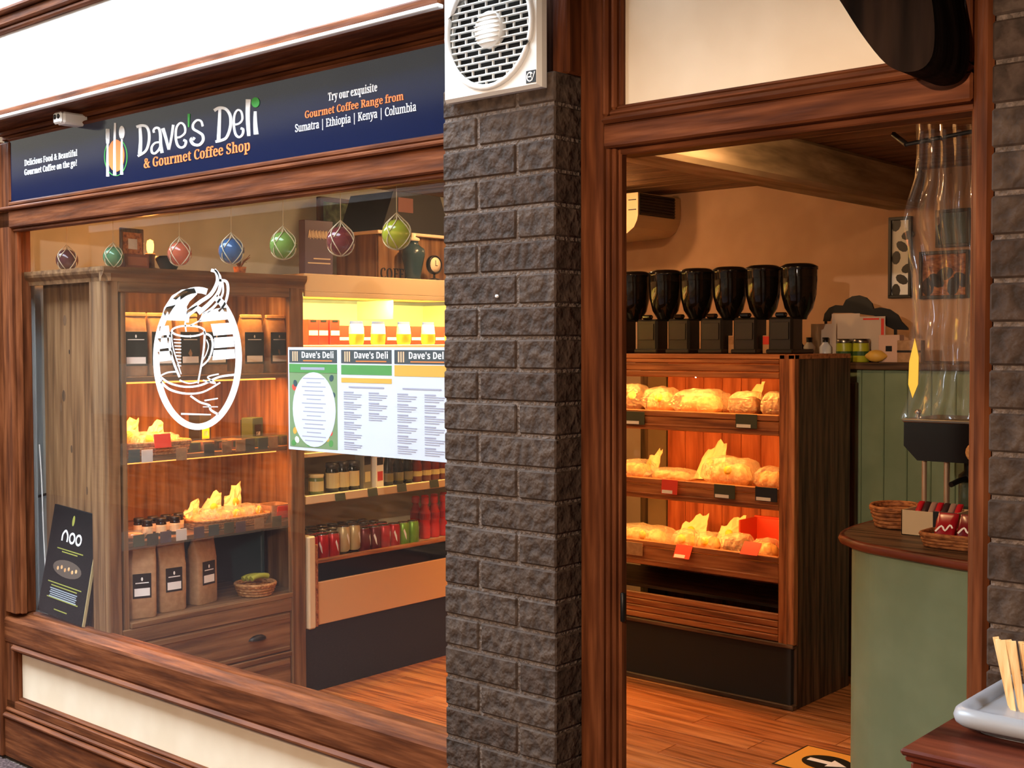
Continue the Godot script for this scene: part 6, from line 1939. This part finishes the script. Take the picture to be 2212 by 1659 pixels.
# ---------------------------------------------------------------- printed things
func shop_sign() -> void:
	var zf := 0.0
	org = Vector3(-1.25, 2.12, -0.02)
	var t := thing("shop_sign", "long navy blue sign board with white and orange shop lettering", "sign", org)
	box(t, "board", Vector3(-2.515, 2.112, -0.04), Vector3(0.0, 2.366, zf), M.navy, 0.0)
	# strokes are read off the picture: crop pixels over 3.456
	var f := func(q: Vector2, d: float) -> Vector3:
		var w := Z(q.x / 3.456, q.y / 3.456, zf)
		return Vector3(w.x, w.y, d)
	var d1 := zf + 0.002
	var s := mb()
	var V := func(arr: Array) -> Array:
		var o := []
		for i in range(0, arr.size(), 2): o.append(Vector2(arr[i], arr[i + 1]))
		return o
	for q in [
		[[1022, 948, 1062, 937, 1100, 950, 1116, 1000, 1112, 1070, 1088, 1130, 1032, 1166], 20, 17],
		[[1048, 950, 1052, 1050, 1046, 1150], 20, 26],
		[[1152, 992, 1150, 972, 1166, 955, 1190, 962, 1200, 1010, 1202, 1080, 1212, 1142], 15, 22],
		[[1196, 1062, 1160, 1068, 1136, 1098, 1136, 1136, 1158, 1146, 1186, 1122, 1200, 1096], 13, 17],
		[[1218, 958, 1240, 1030, 1262, 1118], 26, 15],
		[[1296, 932, 1284, 1020, 1264, 1118], 19, 14],
		[[1316, 1028, 1350, 1022, 1384, 990, 1380, 940, 1352, 918, 1322, 950, 1314, 1020, 1326, 1080, 1352, 1102, 1382, 1090, 1390, 1056, 1372, 1046], 14, 17],
		[[1516, 944, 1504, 906, 1474, 898, 1446, 926, 1446, 962, 1484, 986, 1514, 1010, 1518, 1050, 1490, 1082, 1448, 1078, 1428, 1050, 1440, 1032, 1456, 1042], 15, 22],
		[[1602, 826, 1640, 806, 1690, 816, 1722, 868, 1722, 950, 1694, 1026, 1650, 1050, 1612, 1058], 22, 19],
		[[1644, 812, 1640, 920, 1634, 1050], 20, 26],
		[[1752, 932, 1788, 922, 1812, 890, 1804, 836, 1778, 822, 1754, 858, 1748, 930, 1760, 1000, 1786, 1024, 1812, 1006, 1818, 968, 1800, 958], 14, 17],
		[[1856, 742, 1852, 880, 1860, 1016], 36, 22],
		[[1908, 832, 1908, 920, 1914, 1004], 20, 34]]:
		stroke(s, V.call(q[0]), q[1], q[2], zf, d1, f, 5)
	part(t, "name_letters", s, M.sign_white)
	s = mb()
	plate(s, disc(Vector2(1910, 765), 30, 38, 24), zf, d1, f)
	stroke(s, [Vector2(1412, 850), Vector2(1411, 950)], 18, 9, zf, d1, f, 2)
	part(t, "green_dots", s, M.leafgreen)
	# plate and cutlery emblem
	s = mb()
	plate(s, disc(Vector2(868, 1162), 62, 120, 36), zf, zf + 0.0012, f)
	part(t, "emblem_plate", s, M.orange)
	s = mb()
	stroke(s, ring2(Vector2(866, 1170), 84, 142, -0.9, PI + 0.9, 40), 5, 5, zf, zf + 0.0014, f, 1)
	part(t, "emblem_ring", s, M.leafgreen)
	s = mb()
	stroke(s, [Vector2(806, 1062), Vector2(805, 1200), Vector2(806, 1318)], 12, 20, zf, d1, f, 4)
	for x in [796, 806, 816]: stroke(s, [Vector2(x, 962), Vector2(x, 1040)], 5, 6, zf, d1, f, 2)
	plate(s, PackedVector2Array([Vector2(792, 1030), Vector2(820, 1026), Vector2(818, 1068), Vector2(806, 1088), Vector2(796, 1070)]), zf, d1, f)
	part(t, "emblem_fork", s, M.sign_white)
	s = mb()
	stroke(s, [Vector2(862, 918), Vector2(858, 1060), Vector2(858, 1310)], 12, 22, zf, d1, f, 4)
	part(t, "emblem_knife", s, M.sign_white)
	s = mb()
	plate(s, disc(Vector2(912, 990), 21, 50, 20), zf, d1, f)
	stroke(s, [Vector2(912, 1030), Vector2(911, 1180), Vector2(910, 1304)], 11, 20, zf, d1, f, 4)
	part(t, "emblem_spoon", s, M.sign_white)
	var tx := func(nm: String, words: String, bold: bool, ax: float, ay: float, bx_: float, by: float, hpx: float, m: Material) -> void:
		var l := Z(ax, ay, zf + 0.001)
		var r := Z(bx_, by, zf + 0.001)
		var hh := Z(ax, ay - hpx, zf + 0.001).y - l.y
		text(t, nm, words, "Droid Serif", bold, l - org, Vector3(r.x, l.y, l.z) - org, hh, m)
	tx.call("orange_line", "& Gourmet Coffee Shop", true, 311, 364, 540, 333, 21, M.orange)
	tx.call("side_line", "Delicious Food & Beautiful", true, 53, 359, 167, 338, 13, M.sign_white)
	tx.call("side_line", "Gourmet Coffee on the go!", true, 53, 379, 166, 361, 13, M.sign_white)
	tx.call("side_line", "Try our exquisite", true, 709, 218, 815, 199, 17, M.sign_white)
	tx.call("orange_line", "Gourmet Coffee Range from", true, 659, 256, 872, 218, 16, M.orange)
	tx.call("side_line", "Sumatra | Ethiopia | Kenya | Columbia", false, 638, 286, 899, 242, 17, M.sign_white)
	org = Vector3.ZERO

func cup_decal() -> void:
	# white vinyl on the inside of the glass; outline read off the picture (crop pixels over 2.9625, from y 440)
	var zf := GLASS - 0.0046
	org = Z(428, 755, zf)
	var t := thing("window_sticker", "white vinyl coffee cup emblem in an oval on the window glass", "window sticker", org)
	var f := func(q: Vector2, d: float) -> Vector3:
		var w := Z(q.x / 2.9625, 440.0 + q.y / 2.9625, zf)
		return Vector3(w.x, w.y, d)
	var d0 := zf
	var d1 := zf + 0.001
	var V := func(arr: Array) -> Array:
		var o := []
		for i in range(0, arr.size(), 2): o.append(Vector2(arr[i], arr[i + 1]))
		return o
	var s := mb()
	stroke(s, ring2(Vector2(1265, 990), 264, 438, -1.12, -1.12 + TAU - 0.22, 64), 40, 40, d0, d1, f, 1)
	part(t, "oval", s, M.white_vinyl)
	s = mb()
	# filled top of the oval and bars behind the cup
	plate(s, PackedVector2Array(V.call([1030, 745, 1052, 665, 1100, 590, 1165, 550, 1245, 540, 1262, 580, 1215, 625, 1195, 660, 1200, 680, 1260, 650, 1290, 665, 1220, 715, 1200, 750])), d0, d1, f)
	plate(s, PackedVector2Array(V.call([1300, 700, 1390, 670, 1450, 665, 1462, 740, 1270, 758])), d0, d1, f)
	for q in [[1022, 785, 1080, 780, 1088, 838, 1018, 845], [1012, 862, 1092, 855, 1098, 920, 1010, 932], [1010, 948, 1102, 940, 1108, 1000, 1012, 1012], [1350, 770, 1470, 762, 1490, 835, 1368, 845], [1372, 858, 1494, 850, 1500, 915, 1372, 925], [1368, 938, 1502, 930, 1506, 990, 1360, 1002]]:
		plate(s, PackedVector2Array(V.call(q)), d0, d1, f)
	part(t, "bars", s, M.white_vinyl)
	s = mb()
	for q in [
		[[1352, 425, 1385, 440, 1392, 500, 1350, 580, 1280, 630, 1210, 690, 1196, 760], 20, 26],
		[[1375, 420, 1408, 470, 1402, 560, 1340, 640, 1270, 700], 12, 30],
		[[1405, 490, 1450, 500, 1460, 560, 1440, 640, 1400, 690], 18, 14],
		[[1425, 500, 1425, 580, 1370, 660, 1300, 710], 10, 18]]:
		stroke(s, V.call(q[0]), q[1], q[2], d0, d1, f, 6)
	part(t, "steam", s, M.white_vinyl)
	s = mb()
	stroke(s, ring2(Vector2(1205, 815), 105, 34, 0, TAU, 30), 12, 12, d0, d1, f, 1)
	for q in [
		[[1072, 800, 1082, 900, 1110, 1010, 1150, 1110], 12, 14],
		[[1098, 830, 1108, 920, 1135, 1010, 1160, 1090], 6, 6],
		[[1312, 815, 1306, 920, 1290, 1030, 1268, 1150], 12, 10],
		[[1310, 830, 1350, 850, 1362, 910, 1340, 990, 1292, 1040], 14, 10],
		[[1322, 870, 1335, 910, 1322, 960, 1300, 1000], 6, 6],
		[[1030, 1100, 1075, 1080, 1130, 1075], 10, 10],
		[[1030, 1110, 1090, 1150, 1190, 1172, 1290, 1160, 1400, 1110, 1500, 1095], 12, 14],
		[[1030, 1140, 1090, 1190, 1190, 1215, 1300, 1205, 1410, 1145], 16, 10],
		[[1150, 1130, 1210, 1150, 1270, 1140], 10, 8],
		[[1300, 1130, 1380, 1150, 1330, 1110, 1400, 1090], 9, 9],
		[[1220, 1230, 1280, 1270, 1340, 1290, 1350, 1320, 1400, 1350], 12, 14],
		[[1310, 1260, 1395, 1246], 10, 8], [[1300, 1300, 1395, 1300], 6, 6], [[1160, 1345, 1350, 1350], 12, 8],
		[[1185, 760, 1192, 820], 10, 8], [[1220, 780, 1290, 745, 1335, 735], 10, 8]]:
		stroke(s, V.call(q[0]), q[1], q[2], d0, d1, f, 5)
	for k in 9: stroke(s, [Vector2(1112 + k * 3, 868 + k * 21), Vector2(1160, 870 + k * 21)], 7, 7, d0, d1, f, 1)
	part(t, "cup_lines", s, M.white_vinyl)
	org = Vector3.ZERO

func menus() -> void:
	var zf := GLASS - 0.006
	var tl := Z(622, 750, zf)
	var bl := Z(624, 970, zf)
	var x1 := -0.052
	var y1 := tl.y
	var y0 := bl.y
	var w := x1 - tl.x
	var h := y1 - y0
	org = Vector3(tl.x + w * 0.5, y0, zf)
	var t := thing("menu_poster", "white poster of three printed menus taped inside the shop window", "poster", org)
	box(t, "sheet", Vector3(tl.x, y0, zf - 0.0012), Vector3(x1, y1, zf), std(S(198, 205, 216), 0.7), 0.0)
	var pxs := [[625, 728], [737, 846], [852, 972]]
	var dark := std(S(52, 62, 66), 0.6)
	var grn := std(S(70, 140, 66), 0.6)
	var gold := std(S(206, 160, 60), 0.6)
	var ink := std(S(150, 152, 170), 0.7)
	for k in 3:
		var a := Z(pxs[k][0], 755, zf).x
		var b := Z(pxs[k][1], 755, zf).x
		if k == 2: b = minf(b, x1 - 0.004)
		var pw := b - a
		var z0 := zf - 0.0004
		var z1 := zf + 0.0006
		var hd := box(t, "menu_header", Vector3(a, y1 - h * 0.15, z0), Vector3(b, y1 - h * 0.025, z1), dark, 0.0)
		var e := mb()
		for q in 3: bc(e, Vector3(a + pw * (0.07 + q * 0.045), y1 - h * 0.135, z1 - 0.0002), Vector3(a + pw * (0.095 + q * 0.045), y1 - h * 0.04, z1 + 0.0006), 0.0)
		part(hd, "emblem", e, std(S(222, 180, 140), 0.6))
		text(t, "menu_title", "Dave's Deli", "Droid Sans", true, Vector3(a + pw * 0.27, y1 - h * 0.105, z1) - org, Vector3(a + pw * 0.93, y1 - h * 0.105, z1) - org, h * 0.06, M.sign_white, Vector3.BACK, 0.0006)
		e = mb()
		bc(e, Vector3(a + pw * 0.3, y1 - h * 0.135, z1 - 0.0002), Vector3(a + pw * 0.9, y1 - h * 0.125, z1 + 0.0004), 0.0)
		part(hd, "orange_line", e, M.orange)
		var lines := mb()
		if k == 0:
			var bg := box(t, "salad_print", Vector3(a, y0 + h * 0.03, z0), Vector3(b, y1 - h * 0.16, z1), std(S(112, 140, 96), 0.6), 0.0)
			for q in 26:
				e = mb()
				plate(e, disc(Vector2(a + pw * rng.randf_range(0.06, 0.94), y0 + h * rng.randf_range(0.06, 0.72)), pw * 0.05, h * 0.03, 9, q), z1 - 0.0002, z1 + 0.0003 + q * 0.00001, xy())
				part(bg, "food_print", e, [M.red_card, grn, gold, M.paper, M.teal][q % 5])
			var e2 := mb()
			bc(e2, Vector3(a, y1 - h * 0.245, z1), Vector3(b, y1 - h * 0.165, z1 + 0.0007), 0.0)
			part(bg, "green_band", e2, grn)
			e2 = mb()
			plate(e2, disc(Vector2(a + pw * 0.52, y0 + h * 0.4), pw * 0.45, h * 0.36, 36), z1, z1 + 0.0008, xy())
			part(bg, "white_oval", e2, std(S(198, 205, 216), 0.7))
			for q in 16: bx(lines, Vector3(a + pw * 0.52, y0 + h * (0.7 - q * 0.04), z1 + 0.0009), Vector3(pw * [0.45, 0.3, 0.5, 0.38][q % 4], h * 0.009, 0.0003), 0.0)
			bx(lines, Vector3(a + pw * 0.5, y1 - h * 0.205, z1 + 0.0009), Vector3(pw * 0.5, h * 0.025, 0.0003), 0.0)
		else:
			if k == 1:
				box(t, "colour_band", Vector3(a, y1 - h * 0.255, z0), Vector3(b, y1 - h * 0.165, z1), grn, 0.0)
				box(t, "colour_band", Vector3(a, y1 - h * 0.33, z0), Vector3(b, y1 - h * 0.285, z1), gold, 0.0)
			else:
				box(t, "colour_band", Vector3(a, y1 - h * 0.26, z0), Vector3(b, y1 - h * 0.16, z1), gold, 0.0)
			bx(lines, Vector3(a + pw * 0.5, y1 - h * 0.37, z1), Vector3(pw * 0.7, h * 0.014, 0.0005), 0.0)
			for cc in 2:
				var q := 0
				var yy := 0.42
				while yy < 0.96:
					if not (k == 1 and cc == 1 and yy > 0.68):
						var ww: float = pw * [0.2, 0.36, 0.34, 0.26][q % 4]
						bx(lines, Vector3(a + pw * (0.05 + cc * 0.5) + ww * 0.5, y1 - h * yy, z1), Vector3(ww, h * (0.013 if q % 4 == 0 else 0.008), 0.0005), 0.0)
					q += 1
					yy += 0.02 if q % 4 else 0.034
		part(t, "print_lines", lines, ink)
	org = Vector3.ZERO
